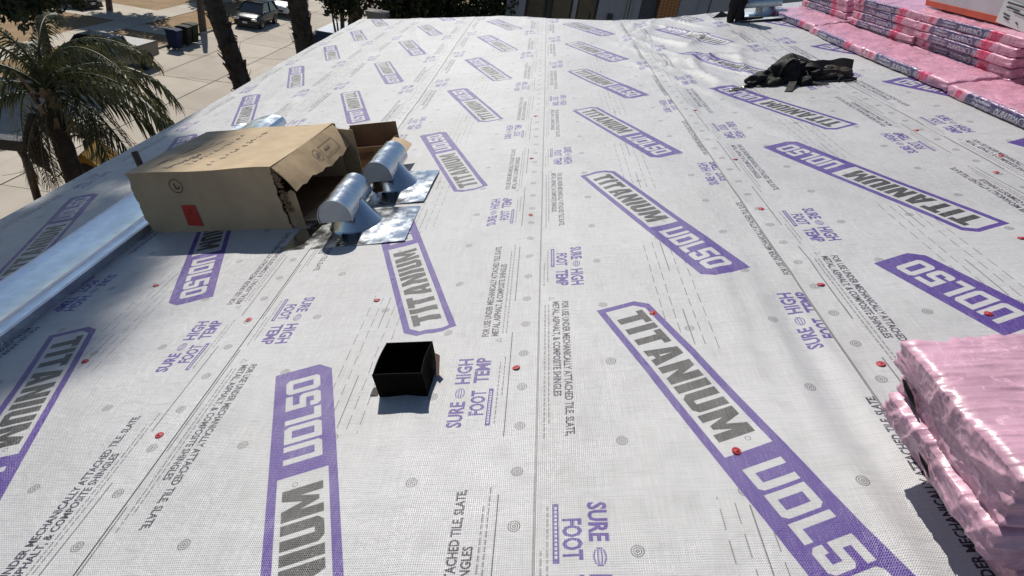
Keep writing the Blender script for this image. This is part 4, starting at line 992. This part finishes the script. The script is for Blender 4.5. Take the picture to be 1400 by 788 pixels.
def pickup(x, y):
    r = thing('pickup_truck', 'grey pickup truck parked at the far kerb, half hidden by palm fronds', 'pickup', (x, y, GZ), 0, 'vehicles parked along the street'); w = .98
    sec = lambda t, b=.42, f=1.0: [(-w * f * .95, b), (w * f * .95, b), (w * f, b + .12), (w * f, t - .14), (w * f * .95, t - .02), (w * f * .8, t), (-w * f * .8, t), (-w * f * .95, t - .02), (-w * f, t - .14), (-w * f, b + .12)]
    loft(MB(), [(-2.85, sec(.92, .45, .90)), (-2.70, sec(1.06, .45, .97)), (-1.2, sec(1.17)), (.60, sec(1.18))]).build('body', P_grey, r)
    # bed: side walls, tailgate, floor cover
    for s_ in (-1, 1):
        mb = MB(); mb.prism([(.62, .46), (2.70, .52), (2.78, .70), (2.78, 1.16), (.62, 1.18)], s_ * w - .05 * (s_ > 0) - 0 * s_, s_ * w + .05 * (s_ < 0), 'x'); mb.build('bed_side', P_grey, r, bevel=.015)
        mb = MB(); mb.tube([(s_ * (w - .03), .64, 1.19), (s_ * (w - .03), 2.76, 1.175)], .035, 6); mb.build('bed_rail', M_trim, r)
        mb = MB(); mb.box((s_ * w * .90, 2.79, .98), (.17, .05, .34)); mb.build('taillight', M_tail, r)
        for yy in (-1.95, 1.72):
            wheel(r, s_ * (w - .10), yy, .40, .26)
            mb = MB(); out = [(yy + .50 * math.cos(a), .42 + .49 * math.sin(a)) for a in np.linspace(-.05, math.pi + .05, 18)]; inn = [(yy + .43 * math.cos(a), .42 + .42 * math.sin(a)) for a in np.linspace(math.pi + .05, -.05, 18)]
            mb.prism(out + inn, s_ * (w + .012) - .03, s_ * (w + .012) + .03, 'x'); mb.build('wheel_flare', P_grey, r)
            mb = MB(); mb.prism([(yy + .43 * math.cos(a), .42 + .42 * math.sin(a)) for a in np.linspace(-.05, math.pi + .05, 16)], s_ * (w + .002) - .006, s_ * (w + .002) + .006, 'x'); mb.build('wheel_arch', M_trim, r)
    MB().box((0, 2.75, .84), (1.80, .07, .62)).build('tailgate', P_grey, r, bevel=.02)
    MB().box((0, 2.86, .58), (1.85, .14, .16)).build('bumper', M_rim, r, bevel=.03)
    MB().box((0, 1.70, 1.17), (1.84, 2.10, .03)).build('bed_cover', mat('grey_tonneau', (.20, .20, .20), .55, var=.15), r, bevel=.01)
    A = [(-.93, -1.30, 1.14), (.93, -1.30, 1.14), (.93, .66, 1.14), (-.93, .66, 1.14)]; T = [(-.72, -.60, 1.72), (.72, -.60, 1.72), (.74, .42, 1.74), (-.74, .42, 1.74)]
    MB().add(A + T, [(0, 1, 5, 4), (1, 2, 6, 5), (2, 3, 7, 6), (3, 0, 4, 7), (4, 5, 6, 7)]).build('windows', M_glass, r)
    MB().box((0, -.09, 1.765), (1.50, 1.10, .07), taper=(.9, .85)).build('cab_roof', P_grey, r, bevel=.03)
    for s_ in (-1, 1):
        for a, b, wd in (((s_ * .93, -1.30, 1.12), (s_ * .72, -.60, 1.74), .04), ((s_ * .93, .64, 1.12), (s_ * .74, .42, 1.76), .07), ((s_ * .935, -.25, 1.12), (s_ * .735, -.12, 1.75), .04)):
            mb = MB(); mb.tube([a, b], wd, 6); mb.build('pillar', P_grey, r)
        mb = MB(); mb.box((s_ * 1.08, -.95, 1.24), (.2, .10, .18)); mb.build('mirror', M_trim, r, bevel=.03)
        mb = MB(); mb.box((s_ * .70, -2.83, .86), (.40, .08, .18)); mb.build('headlight', M_lamp, r)
    MB().box((0, -2.86, .78), (.9, .05, .28)).build('grille', M_trim, r)
    return r
pickup(-19.9, 28.4)

# ------------------------------------------------------------------ wheelie bins by the far kerb
def bin_(x, y, rz, mt, label):
    r = thing('wheelie_bin', label, 'bin', (x, y, GZ), rz, 'wheelie bins at the far kerb')
    MB().box((0, 0, .55), (.46, .54, .90), taper=(1.22, 1.20)).build('bin_body', mt, r, bevel=.02)
    mb = MB(); mb.prism([(-.36, 1.0), (.36, 1.0), (.37, 1.05), (.20, 1.10), (-.20, 1.11), (-.37, 1.06)], -.30, .30, 'x'); mb.build('lid', mt, r, bevel=.012)
    mb = MB(); mb.tube([(-.22, .40, 1.0), (.22, .40, 1.0)], .02, 6); mb.build('handle', M_trim, r)
    for s_ in (-1, 1): MB().lathe([(.0, -.03), (.11, -.03), (.12, 0), (.11, .03), (0, .03)], 14, Matrix.Translation((s_ * .24, .28, .12)) @ Matrix.Rotation(R_(90), 4, 'Y')).build('wheel', M_tyre, r)
    for k in range(3): MB().box((-.14 + .14 * k, -.292, .62), (.018, .02, .55)).build('rib', mt, r)
    return r
bin_(-19.95, 34.6, 1.5, mat('blue_plastic', (.010, .018, .060), .7, var=.2, spec=.15), 'dark blue wheelie bin at the far kerb')
bin_(-20.0, 35.75, 1.6, mat('black_plastic', (.010, .013, .010), .7, var=.2, spec=.15), 'black wheelie bin between the blue and the green ones')
bin_(-20.05, 36.6, 1.45, mat('green_plastic', (.014, .026, .012), .7, var=.2, spec=.15), 'dark green wheelie bin at the end of the row of bins')

# ------------------------------------------------------------------ foliage
def leaf_mat(name, c1, c2, trans=.3):
    t = NT(name); gi = t.n('ShaderNodeObjectInfo'); c = t.coord('Object')
    b = t.mix(t.ramp(t.noise(1.6, 4, .7, c), .35, .65), c1, c2); b = t.mix(t.ramp(t.noise(17, 2, .6, c), .4, .65, 0, .5), b, tuple(x * .55 for x in c1))
    t.l(b, t.b.inputs['Base Color']); t.b.inputs['Roughness'].default_value = .5; t.b.inputs['Specular IOR Level'].default_value = .4
    tr = t.n('ShaderNodeBsdfTranslucent'); t.l(b, tr.inputs[0]); ms = t.n('ShaderNodeMixShader'); ms.inputs[0].default_value = trans
    t.l(t.b.outputs[0], ms.inputs[1]); t.l(tr.outputs[0], ms.inputs[2]); t.l(ms.outputs[0], t.out.inputs[0]); return t.m
M_palm = leaf_mat('palm_leaf', (.045, .058, .022), (.120, .118, .052), .25); M_palmdry = leaf_mat('dry_palm_leaf', (.12, .085, .045), (.20, .15, .085), .1)
M_leafd = leaf_mat('dark_tree_leaf', (.018, .030, .012), (.045, .060, .022), .2); M_leafm = leaf_mat('mid_tree_leaf', (.030, .050, .016), (.070, .085, .030), .25)
M_bark = mat('palm_trunk_bark', (.062, .048, .037), .95, var=.45, vscale=7, bump=.8, bscale=16, bdist=.03)
M_boot = mat('palm_leaf_base', (.055, .040, .028), .95, var=.5, vscale=9, bump=.6, bscale=30)
M_tbark = mat('grey_brown_bark', (.13, .095, .07), .95, var=.4, vscale=6, bump=.8, bscale=18, bdist=.02)

def frond_mesh(L, arch, seed, nleaf=64, wl=.42, mt=None, droop=1.0, out=None):
    """feather frond: starts at the origin going +x and up, arches over; leaflets hang"""
    r = random.Random(seed); mb = MB(); pts = []; p = Vector((0, 0, 0)); a = arch[0]; n = 26
    for i in range(n + 1):
        pts.append(p.copy()); f = i / n; aa = arch[0] + (arch[1] - arch[0]) * f ** .85
        p = p + Vector((math.cos(aa), .10 * math.sin(seed * 1.7) * f, math.sin(aa))) * (L / n)
    mb.tube(pts, [.026 * (1 - .9 * i / n) + .003 for i in range(n + 1)], 5)
    for k in range(nleaf):
        f = .10 + .89 * k / nleaf; i = min(n - 1, int(f * n)); q = pts[i].lerp(pts[i + 1], f * n - i); t = (pts[i + 1] - pts[i]).normalized()
        sd = t.cross(Vector((0, 0, 1))); sd = sd.normalized() if sd.length > .1 else Vector((0, 1, 0)); up = sd.cross(t)
        for s_ in (-1, 1):
            l = wl * (math.sin(math.pi * min(1, .12 + f * .80)) ** .55) * r.uniform(.75, 1.1)
            d = (t * r.uniform(.55, .85) + sd * s_ * r.uniform(.45, .85) + up * r.uniform(-.15, .35)).normalized()
            q1 = q + d * l * .45 + Vector((0, 0, -.05 * droop * l)); q2 = q + d * l * .72 + Vector((0, 0, -.42 * l * droop * r.uniform(.7, 1.3))); wv = t * .013 + up * .006
            q3 = q2 + (d * .12 + Vector((0, 0, -.42 * droop))) * l * r.uniform(.6, 1.1)
            mb.add([q - wv * .6, q + wv * .6, q1 + wv, q1 - wv, q2 + wv * .7, q2 - wv * .7, q3], [(0, 1, 2, 3), (3, 2, 4, 5), (5, 4, 6)])
    return mb.mesh('frond', mt or M_palm, fix=False)

def trunk_mesh(pts, r0, r1, seed, rings=True, n=12):
    m = len(pts); rr = [(r0 + (r1 - r0) * i / (m - 1)) * (1 + (.05 if rings and i % 2 else 0)) for i in range(m)]
    return MB().tube(pts, rr, n)
# feather palm right below the eave
Pc = Vector((-8.25, 9.85, -2.75)); Pb = Vector((-7.15, 8.75, GZ))
pt = thing('feather_palm', 'feather palm with drooping green fronds just beyond the eave at upper left', 'palm tree', Pb)
path = [Vector((0, 0, 0)).lerp(Pc - Pb, i / 40) + Vector((.12 * math.sin(i / 40 * 3.1), 0, 0)) for i in range(41)]
trunk_mesh(path, .19, .145, 1).build('trunk', M_bark, pt)
top = Pc - Pb
# bulging crown shaft of old leaf bases
mb = MB(); r = random.Random(4)
for k in range(46):
    an = r.uniform(0, 6.28); z = r.uniform(-.55, .35); d = Vector((math.cos(an), math.sin(an), 0)); b = top + d * (.13 + .05 * r.random()) + Vector((0, 0, z))
    e = b + d * r.uniform(.10, .26) + Vector((0, 0, r.uniform(.10, .42))); sd = d.cross(Vector((0, 0, 1)))
    mb.add([b - sd * .07, b + sd * .07, e + sd * .025, e - sd * .025, b - d * .04 - sd * .06, b - d * .04 + sd * .06], [(0, 1, 2, 3), (5, 4, 3, 2), (1, 5, 2), (4, 0, 3)])
tag(mb.build('leaf_bases', mat('pale_leaf_base', (.21, .155, .10), .9, var=.5, vscale=8), pt), kind='stuff')
FR = [frond_mesh(2.5, (.95, -1.25), 1), frond_mesh(2.3, (.55, -1.45), 2), frond_mesh(2.6, (1.15, -.9), 3), frond_mesh(2.0, (.1, -1.5), 4)]
FD = frond_mesh(1.7, (-.5, -1.6), 5, 40, .3, M_palmdry, 1.2)
def frond(parent, me, loc, az, tilt=0.0, sc=1.0):
    o = bpy.data.objects.new('frond', me); COL.objects.link(o); o.parent = parent
    o.matrix_local = Matrix.Translation(loc) @ Matrix.Rotation(az, 4, 'Z') @ Matrix.Rotation(-tilt, 4, 'Y') @ Matrix.Scale(sc, 4); return o
ct_ = top + Vector((0, 0, .28))
for k, (az, m, ti, sc) in enumerate([(-.05, 0, -.06, 1.10), (.30, 1, .04, 1.14), (-.42, 3, .05, .98), (.75, 0, .0, 1.0), (1.2, 2, 0, .95), (1.7, 1, .1, 1.0), (2.3, 0, .1, 1), (2.9, 1, .1, 1.05), (3.5, 0, 0, 1.0),
        (4.0, 1, .05, 1.05), (.1, 2, .35, .9), (2.0, 2, .4, .85), (4.2, 2, .3, .9), (3.2, 2, .5, .8), (.5, 3, .15, 1.05), (6.0, 2, .2, 1.0), (1.0, 1, .2, 1.0), (-.2, 3, .1, 1.05), (2.6, 3, 0, 1), (3.8, 3, 0, 1)]):
    frond(pt, FR[m], ct_, az, ti, sc)
for az in (-1.2, -1.75, 4.9): frond(pt, FD, top + Vector((0, 0, .1)), az, 0, .9)
mb = MB(); mb.tube([top + Vector((-.10, -.28, -.05)), top + Vector((-.16, -.36, -.45)), top + Vector((-.10, -.38, -.85)), top + Vector((.0, -.36, -1.02))], [.05, .13, .12, .02], 8); mb.build('flower_spathe', mat('dark_spathe', (.05, .036, .025), .9, var=.5), pt)

# tall fan palms: shaggy trunks in view, crowns high above the frame throw the soft shade on the roof
def fan_leaf(seed):
    r = random.Random(seed); mb = MB(); mb.tube([(0, 0, 0), (.55, 0, .10), (.95, 0, .06)], [.022, .014, .010], 5); n = 22
    for k in range(n):
        a = (k - (n - 1) / 2) / n * 4.4; l = .85 * (1 - .12 * abs(a)); d = Vector((math.cos(a), math.sin(a), -.05)); s_ = Vector((-math.sin(a), math.cos(a), 0)); o = Vector((.95, 0, .06))
        a1 = o + d * l * .6; a2 = o + d * l + Vector((0, 0, -.22 * l * r.uniform(.5, 1.4)))
        mb.add([o, a1 - s_ * .055, a2, a1 + s_ * .055], [(0, 1, 2, 3)])
    return mb.mesh('fan_leaf', M_palm, fix=False)
FL = [fan_leaf(1), fan_leaf(2)]
def fan_palm(label, ctrl, r0, r1, zmin, zmax, seed, nl=34, crown=True, sc=1.0):
    base = Vector(ctrl[0]); t = thing('fan_palm', label, 'palm tree', base, group='tall fan palms along the street'); C = [Vector(c) - base for c in ctrl]
    pts = []
    for i in range(len(C) - 1):
        p0, p1, p2, p3 = C[max(i - 1, 0)], C[i], C[i + 1], C[min(i + 2, len(C) - 1)]
        for k in range(14):
            s = k / 14; pts.append(.5 * ((2 * p1) + (p2 - p0) * s + (2 * p0 - 5 * p1 + 4 * p2 - p3) * s * s + (3 * p1 - p0 - 3 * p2 + p3) * s ** 3))
    pts.append(C[-1]); trunk_mesh(pts, r0, r1, seed).build('trunk', M_bark, t)
    # old leaf bases: each stub a wedge
    r = random.Random(seed); mb = MB(); cum = 0
    for i in range(len(pts) - 1):
        z = pts[i].z + base.z
        if not (zmin < z < zmax): continue
        seg = pts[i + 1] - pts[i]; d0 = seg.normalized(); rad = r0 + (r1 - r0) * i / len(pts)
        for k in range(max(6, int(seg.length * 34))):
            an = r.uniform(0, 6.28); a = Vector((math.cos(an), math.sin(an), 0)); a = (a - d0 * a.dot(d0)).normalized(); b = d0.cross(a)
            p = pts[i] + seg * r.random() + a * rad * .90; l = r.uniform(.09, .24); w = r.uniform(.04, .085); o = r.uniform(.03, .13)
            q = p + d0 * l * r.choice((1, 1, 1, -.3)) + a * o
            mb.add([p - b * w, p + b * w, q + b * w * .45, q - b * w * .45, p - b * w - d0 * .03 - a * .03, p + b * w - d0 * .03 - a * .03], [(0, 1, 2, 3), (5, 4, 3, 2), (1, 5, 2), (4, 0, 3), (4, 5, 1, 0)])
    tag(mb.build('leaf_bases', M_boot, t), kind='stuff')
    if crown:
        for k in range(nl):
            o = bpy.data.objects.new('fan_leaf', FL[k % 2]); COL.objects.link(o); o.parent = t
            o.matrix_local = Matrix.Translation(C[-1] + Vector((0, 0, r.uniform(-.25, .2)))) @ Matrix.Rotation(k * 2.399 + r.uniform(-.2, .2), 4, 'Z') @ Matrix.Rotation(-(-.9 + 2.2 * (k / nl)) , 4, 'Y') @ Matrix.Scale(sc * r.uniform(.85, 1.1), 4)
    return t
fan_palm('leaning shaggy fan palm trunk, left of the two nearer trunks', [(-5.75, 13.1, GZ), (-6.25, 13.4, -4.4), (-6.67, 13.67, -2.95), (-7.3, 14.0, -1.3), (-8.0, 14.4, 1.5), (-8.9, 14.8, 6.0), (-9.72, 14.80, 14.2)], .22, .15, -5.2, 1.5, 5, 22, True, .90)
fan_palm('upright shaggy fan palm trunk, right of the two nearer trunks', [(-5.35, 14.9, GZ), (-5.5, 15.0, -4.5), (-5.67, 15.08, -2.37), (-5.89, 15.18, -1.2), (-6.4, 15.3, 2.0), (-7.7, 15.2, 7.0), (-9.12, 14.8, 12.4)], .26, .16, -4.5, 1.5, 8, 30, True, .90)
fan_palm('distant dark palm trunk beside the far left roof corner', [(-7.8, 26.9, GZ), (-7.68, 26.8, -3.5), (-7.55, 26.1, -2.0), (-7.6, 26.0, 9)], .25, .2, -4.5, .5, 12, 26, True, 1.0)

# broadleaf trees
def clump_mesh(cl, n, size, mt, seed, flat=.8, droop=0.0):
    r = np.random.default_rng(seed); V = []; Fc = []
    for (c, rad) in cl:
        k = int(n * (rad[0] * rad[1] * rad[2]) ** .45)
        d = r.normal(size=(k, 3)); d /= np.linalg.norm(d, axis=1)[:, None]; rr = r.random(k) ** .42
        P = np.array(c) + d * rr[:, None] * np.array(rad) * (1 + .25 * np.sin(d[:, :1] * 7 + d[:, 1:2] * 5))
        A = r.normal(size=(k, 3)); A[:, 2] -= droop; A /= np.linalg.norm(A, axis=1)[:, None]; B = np.cross(A, r.normal(size=(k, 3))); B /= np.linalg.norm(B, axis=1)[:, None]
        s = size * (.6 + .8 * r.random(k))[:, None]; b = len(V)
        Q = np.stack([P - A * s, P - B * s * .42, P + A * s, P + B * s * .42], 1).reshape(-1, 3)
        V += Q.tolist(); Fc += [(b + 4 * i, b + 4 * i + 1, b + 4 * i + 2, b + 4 * i + 3) for i in range(k)]
    me = bpy.data.meshes.new('crown'); me.from_pydata(V, [], Fc); me.materials.append(mt); me.update(); return me
def tree(name, label, base, h, cl, n, size, mt, seed, tr=.16, cat='tree', group=None, droop=0.0):
    t = thing(name, label, cat, base, group=group); r = random.Random(seed)
    mb = MB(); mb.tube([(0, 0, 0), (.05 * h * r.uniform(-1, 1) * .3, .02 * h, h * .35), (.0, 0, h * .62)], [tr, tr * .75, tr * .5], 8)
    for (c, rad) in cl:
        mb.tube([(0, 0, h * r.uniform(.25, .5)), (c[0] * .5, c[1] * .5, h * .3 + c[2] * .4), (c[0] * .9, c[1] * .9, c[2])], [tr * .45, tr * .3, tr * .12], 6)
    mb.build('trunk', M_tbark, t)
    o = bpy.data.objects.new('crown', clump_mesh(cl, n, size, mt, seed, droop=droop)); COL.objects.link(o); o.parent = t; return t
def cls(seed, n, R0, z0, rad):
    r = random.Random(seed); return [((r.uniform(-R0[0], R0[0]), r.uniform(-R0[1], R0[1]), z0 + r.uniform(-R0[2], R0[2])), tuple(rad * r.uniform(.65, 1.2) for _ in range(3))) for _ in range(n)]
tree('broadleaf_tree', 'dense dark tree behind the feather palm at the top left corner', (-22.2, 27.9, GZ), 8.0, cls(1, 14, (1.6, 3.0, 1.8), 5.4, 1.5), 1300, .15, M_leafd, 1, .22)
tree('broadleaf_tree', 'dark rounded tree on the far lawn at the top edge', (-27.6, 41.0, GZ), 6.0, cls(2, 8, (1.6, 1.6, .8), 3.8, 1.5), 900, .16, M_leafd, 2, .2)
tree('broadleaf_tree', 'bare grey street tree trunk on the far verge, crown above the frame', (-20.95, 39.75, GZ), 9.0, [((c[0] - 4.0, c[1] + 1.6, c[2]), r_) for c, r_ in cls(3, 6, (1.2, 1.4, .5), 5.6, 1.0)], 700, .14, M_leafm, 3, .24)
tree('broadleaf_tree', 'dark tree over the far lawn above the parked hatchback', (-24.5, 52.5, GZ), 6.0, cls(4, 9, (2.0, 2.6, 1.0), 3.4, 1.6), 900, .17, M_leafd, 4, .2)
tree('drooping_tree', 'small tree with drooping twigs beside the upright palm trunk', (-6.9, 22.5, GZ), 7.6, cls(5, 9, (.75, .9, .5), 6.3, .62), 1500, .085, M_leafd, 5, .12, droop=.9)
for i, (x, y, zt, s) in enumerate(((-5.1, 22.3, 7.4, 6), (-3.6, 22.6, 7.8, 7), (-2.2, 22.4, 7.8, 8), (-4.4, 24.6, 8.6, 9), (-2.7, 25.0, 8.8, 10))):
    tree('hedge_tree', ['dark glossy hedge tree nearest the far left roof corner', 'dark hedge tree in the middle of the row behind the roof edge', 'dark hedge tree against the grey building', 'taller dark tree behind the left of the hedge row', 'taller dark tree behind the right of the hedge row'][i],
         (x, y, GZ), zt, cls(s, 8, (.65, .6, 1.6), zt - 1.6, .85), 1700, .085, M_leafd, s, .12, 'tree', 'dark hedge trees behind the far roof edge')

# ------------------------------------------------------------------ modern grey house beyond the far edge
M_ren = mat('grey_render', (.27, .285, .325), .8, var=.08, vscale=3, bump=.15, bscale=80)
M_ren2 = mat('darker_grey_render', (.17, .18, .21), .8, var=.08, vscale=3)
M_frame = mat('dark_window_frame', (.018, .018, .02), .5, var=.1); M_alu = mat('aluminium_frame', (.26, .27, .29), .45, .3, var=.08)
M_pane = mat('dark_window_pane', (.02, .024, .02), .08, 0, var=.5, vscale=1.5, spec=.6); M_pane2 = mat('brown_reflecting_pane', (.10, .085, .065), .15, var=.2, spec=.5)
nb = thing('modern_house', 'modern grey house with glass doors and orange tiled column beyond the roof', 'house', (0, 22, GZ))
FXS = lambda px: -1.28 + (px - 690) * .0243                  # stretches along the front measured once
def wall(x0, x1, m, y=0.0, d=.3, z0=0.0, z1=9.6, name='wall'): return MB().box(((x0 + x1) / 2, y + d / 2, (z0 + z1) / 2), (x1 - x0, d, z1 - z0)).build(name, m, nb)
wall(FXS(690), FXS(716), M_ren, -.18, .5)
wall(FXS(815), FXS(872), M_ren, 0, .3); wall(FXS(872), FXS(895), M_frame, .9, .2); wall(FXS(923), FXS(946), M_ren, -.05, .4); wall(FXS(946), FXS(1120), M_ren, .10, .3)
wall(FXS(716), FXS(815), M_ren2, .0, .3, 0, 5.1); wall(FXS(716), FXS(815), M_ren2, .0, .3, 7.55, 9.6)
# glass doors on the upper floor
for a, b, m in ((717, 744, M_pane2), (752, 780, M_pane), (787, 814, M_pane)):
    w_ = MB(); x0, x1 = FXS(a), FXS(b)
    for bx_ in ((x0, x0 + .05), (x1 - .05, x1)): w_.box(((bx_[0] + bx_[1]) / 2, .12, 6.32), (.05, .10, 2.44))
    w_.box(((x0 + x1) / 2, .12, 5.13), (x1 - x0 - .1, .10, .06)); w_.box(((x0 + x1) / 2, .12, 7.50), (x1 - x0 - .1, .10, .06))
    f_ = w_.build('glass_door', M_frame, nb); MB().box(((x0 + x1) / 2, .14, 6.32), (x1 - x0 - .1, .02, 2.32)).build('pane', m, f_)
wall(FXS(745), FXS(751.5), M_frame, .05, .25, 5.1, 7.55, 'mullion'); wall(FXS(780.5), FXS(786.5), M_alu, .02, .25, 5.1, 7.55, 'mullion')
wall(FXS(830), FXS(837), M_frame, -.09, .085, 6.50, 6.86, 'wall_lamp')
for x in (FXS(855), FXS(859)): mb = MB(); mb.tube([(x, -.06, 0), (x, -.06, 9.5)], .035, 8); mb.build('downpipe', M_alu, nb)
# tiled column: the tiles one by one where they show
cl_ = wall(FXS(896), FXS(922), mat('tile_grout', (.16, .09, .05), .9), -.10, .45, name='tiled_column')
M_tile = mat('orange_tile', (.42, .19, .065), .6, var=.35, vscale=12)
x0, x1 = FXS(896), FXS(922); tme = MB().box((0, 0, 0), ((x1 - x0) / 5 - .012, .014, .078)).mesh('tile', M_tile)
for i in range(5):
    for j in range(26):
        o = bpy.data.objects.new('tile', tme); COL.objects.link(o); o.parent = cl_; o.location = (x0 + (i + .5) * (x1 - x0) / 5 + sr.uniform(-.002, .002), -.106 - sr.uniform(0, .004), 5.9 + .09 * j + (.02 if i % 2 else 0))
MB().box((4.0, 4.6, 4.7), (11.0, 8.0, 9.4)).build('house_body', M_ren2, nb); MB().box((4.0, 4.4, 9.75), (12.0, 9.4, .3)).build('flat_roof', M_ren, nb)
# slatted shadow line on the right hand wall, drawn as a dark strip
MB().box((FXS(965), .085, 4.8), (.02, .03, 9.6)).build('shadow_strip', M_frame, nb)

# grey block at the far left corner of the roof
gb = thing('masonry_block', 'grey concrete block pillar top just beyond the far left roof corner', 'pillar', (-4.55, 17.6, GZ))
MB().box((0, 0, 3.15), (.46, .46, 6.3)).build('pillar_shaft', mat('grey_block', (.24, .225, .20), .9, var=.2, bump=.4), gb); MB().box((0, 0, 6.36), (.54, .54, .14)).build('pillar_cap', mat('grey_block_cap', (.20, .19, .17), .9, var=.2), gb)

# ------------------------------------------------------------------ lamp post and play tower at the left
M_brown = mat('dark_brown_metal', (.030, .022, .018), .35, .3, var=.2)
lp = thing('street_lamp', 'dark brown street lamp with a boxy head at the left border', 'street lamp', (-9.55, 10.55, GZ))
mb = MB(); mb.tube([(0, 0, 0), (0, 0, 3.9), (-.05, -.02, 4.12)], [.085, .07, .07], 10); mb.build('post', M_brown, lp)
MB().box((-.16, -.08, 4.22), (.78, .34, .20), Matrix.Rotation(.15, 4, 'Z'), (.92, .88)).build('lamp_head', M_brown, lp, bevel=.02)
for k in (-1, 1): MB().box((.215, -.02 + .07 * k, 4.22), (.03, .07, .08), Matrix.Rotation(.15, 4, 'Z')).build('end_plug', mat('grey_plug', (.16, .15, .14), .6), lp)
vn = thing('climbing_plant', 'tangle of dark dry tendrils round the lamp post', 'plant', (-9.35, 10.45, GZ + 2.55))
mb = MB(); r = random.Random(17)
for k in range(26):
    a = r.uniform(0, 6.28); d = Vector((math.cos(a), math.sin(a), 0)); l = r.uniform(.2, .5); mb.tube([d * .06, d * l * .6 + Vector((0, 0, r.uniform(-.05, .18))), d * l + Vector((0, 0, -r.uniform(.05, .35)))], [.014, .011, .006], 5)
for k in range(5): mb.tube([(.05 * math.cos(k), .05 * math.sin(k), -2.6), (.08 * math.cos(k + 1), .08 * math.sin(k + 1), -1.2), (.06 * math.cos(k + 2), .06 * math.sin(k + 2), 0)], .02, 5)
mb.build('tendrils', M_boot, vn)
M_yel = mat('yellow_plastic', (.42, .24, .03), .5, var=.25); M_red = mat('red_plastic', (.30, .015, .02), .5, var=.2)
pw = thing('play_tower', 'yellow and red peaked play tower over the roof edge behind the palm', 'play tower', (-8.05, 10.3, GZ + .82), .25)
for sx in (-1, 1):
    for sy in (-1, 1): MB().box((sx * .30, sy * .30, .94), (.08, .08, 3.52)).build('leg', M_yel, pw)
MB().box((0, 0, 2.75), (.70, .70, .06)).build('deck', M_yel, pw)
for (c, d) in (((0, -.34, 3.0), (.70, .03, .46)), ((0, .34, 3.0), (.70, .03, .46)), ((-.34, 0, 3.0), (.03, .64, .46)), ((.34, 0, 3.0), (.03, .64, .46))): MB().box(c, d).build('side_panel', M_red, pw)
for y in (-.345, .345):
    mb = MB(); mb.prism([(-.40, 3.22), (.40, 3.22), (0, 3.62)], y - .015, y + .015); g = mb.build('gable', M_yel, pw)
    mb = MB(); mb.prism([(-.14, 3.24), (.14, 3.24), (.14, 3.40), (0, 3.46), (-.14, 3.40)], y - .02, y + .02); mb.build('dark_opening', M_trim, g)
for s_ in (-1, 1):
    mb = MB(); mb.slab([(s_ * .46, -.40, 3.20), (s_ * .46, .40, 3.20), (0, .40, 3.66), (0, -.40, 3.66)][::s_], .03); mb.build('roof_panel', M_yel, pw)
pc = thing('young_palm', 'small half dry palm tuft behind the play tower', 'plant', (-8.5, 10.9, GZ))
mb = MB(); mb.tube([(0, 0, 0), (.03, 0, 2.0), (0, 0, 4.3)], [.10, .08, .10], 8); mb.build('trunk', M_bark, pc)
FS = [frond_mesh(.75, (1.35, .3), 31, 20, .25), frond_mesh(.7, (1.0, -.8), 32, 20, .25, M_palmdry)]
for k in range(14): frond(pc, FS[k % 2], Vector((0, 0, 4.3)), k * 2.4, .1 * (k % 3), .8)
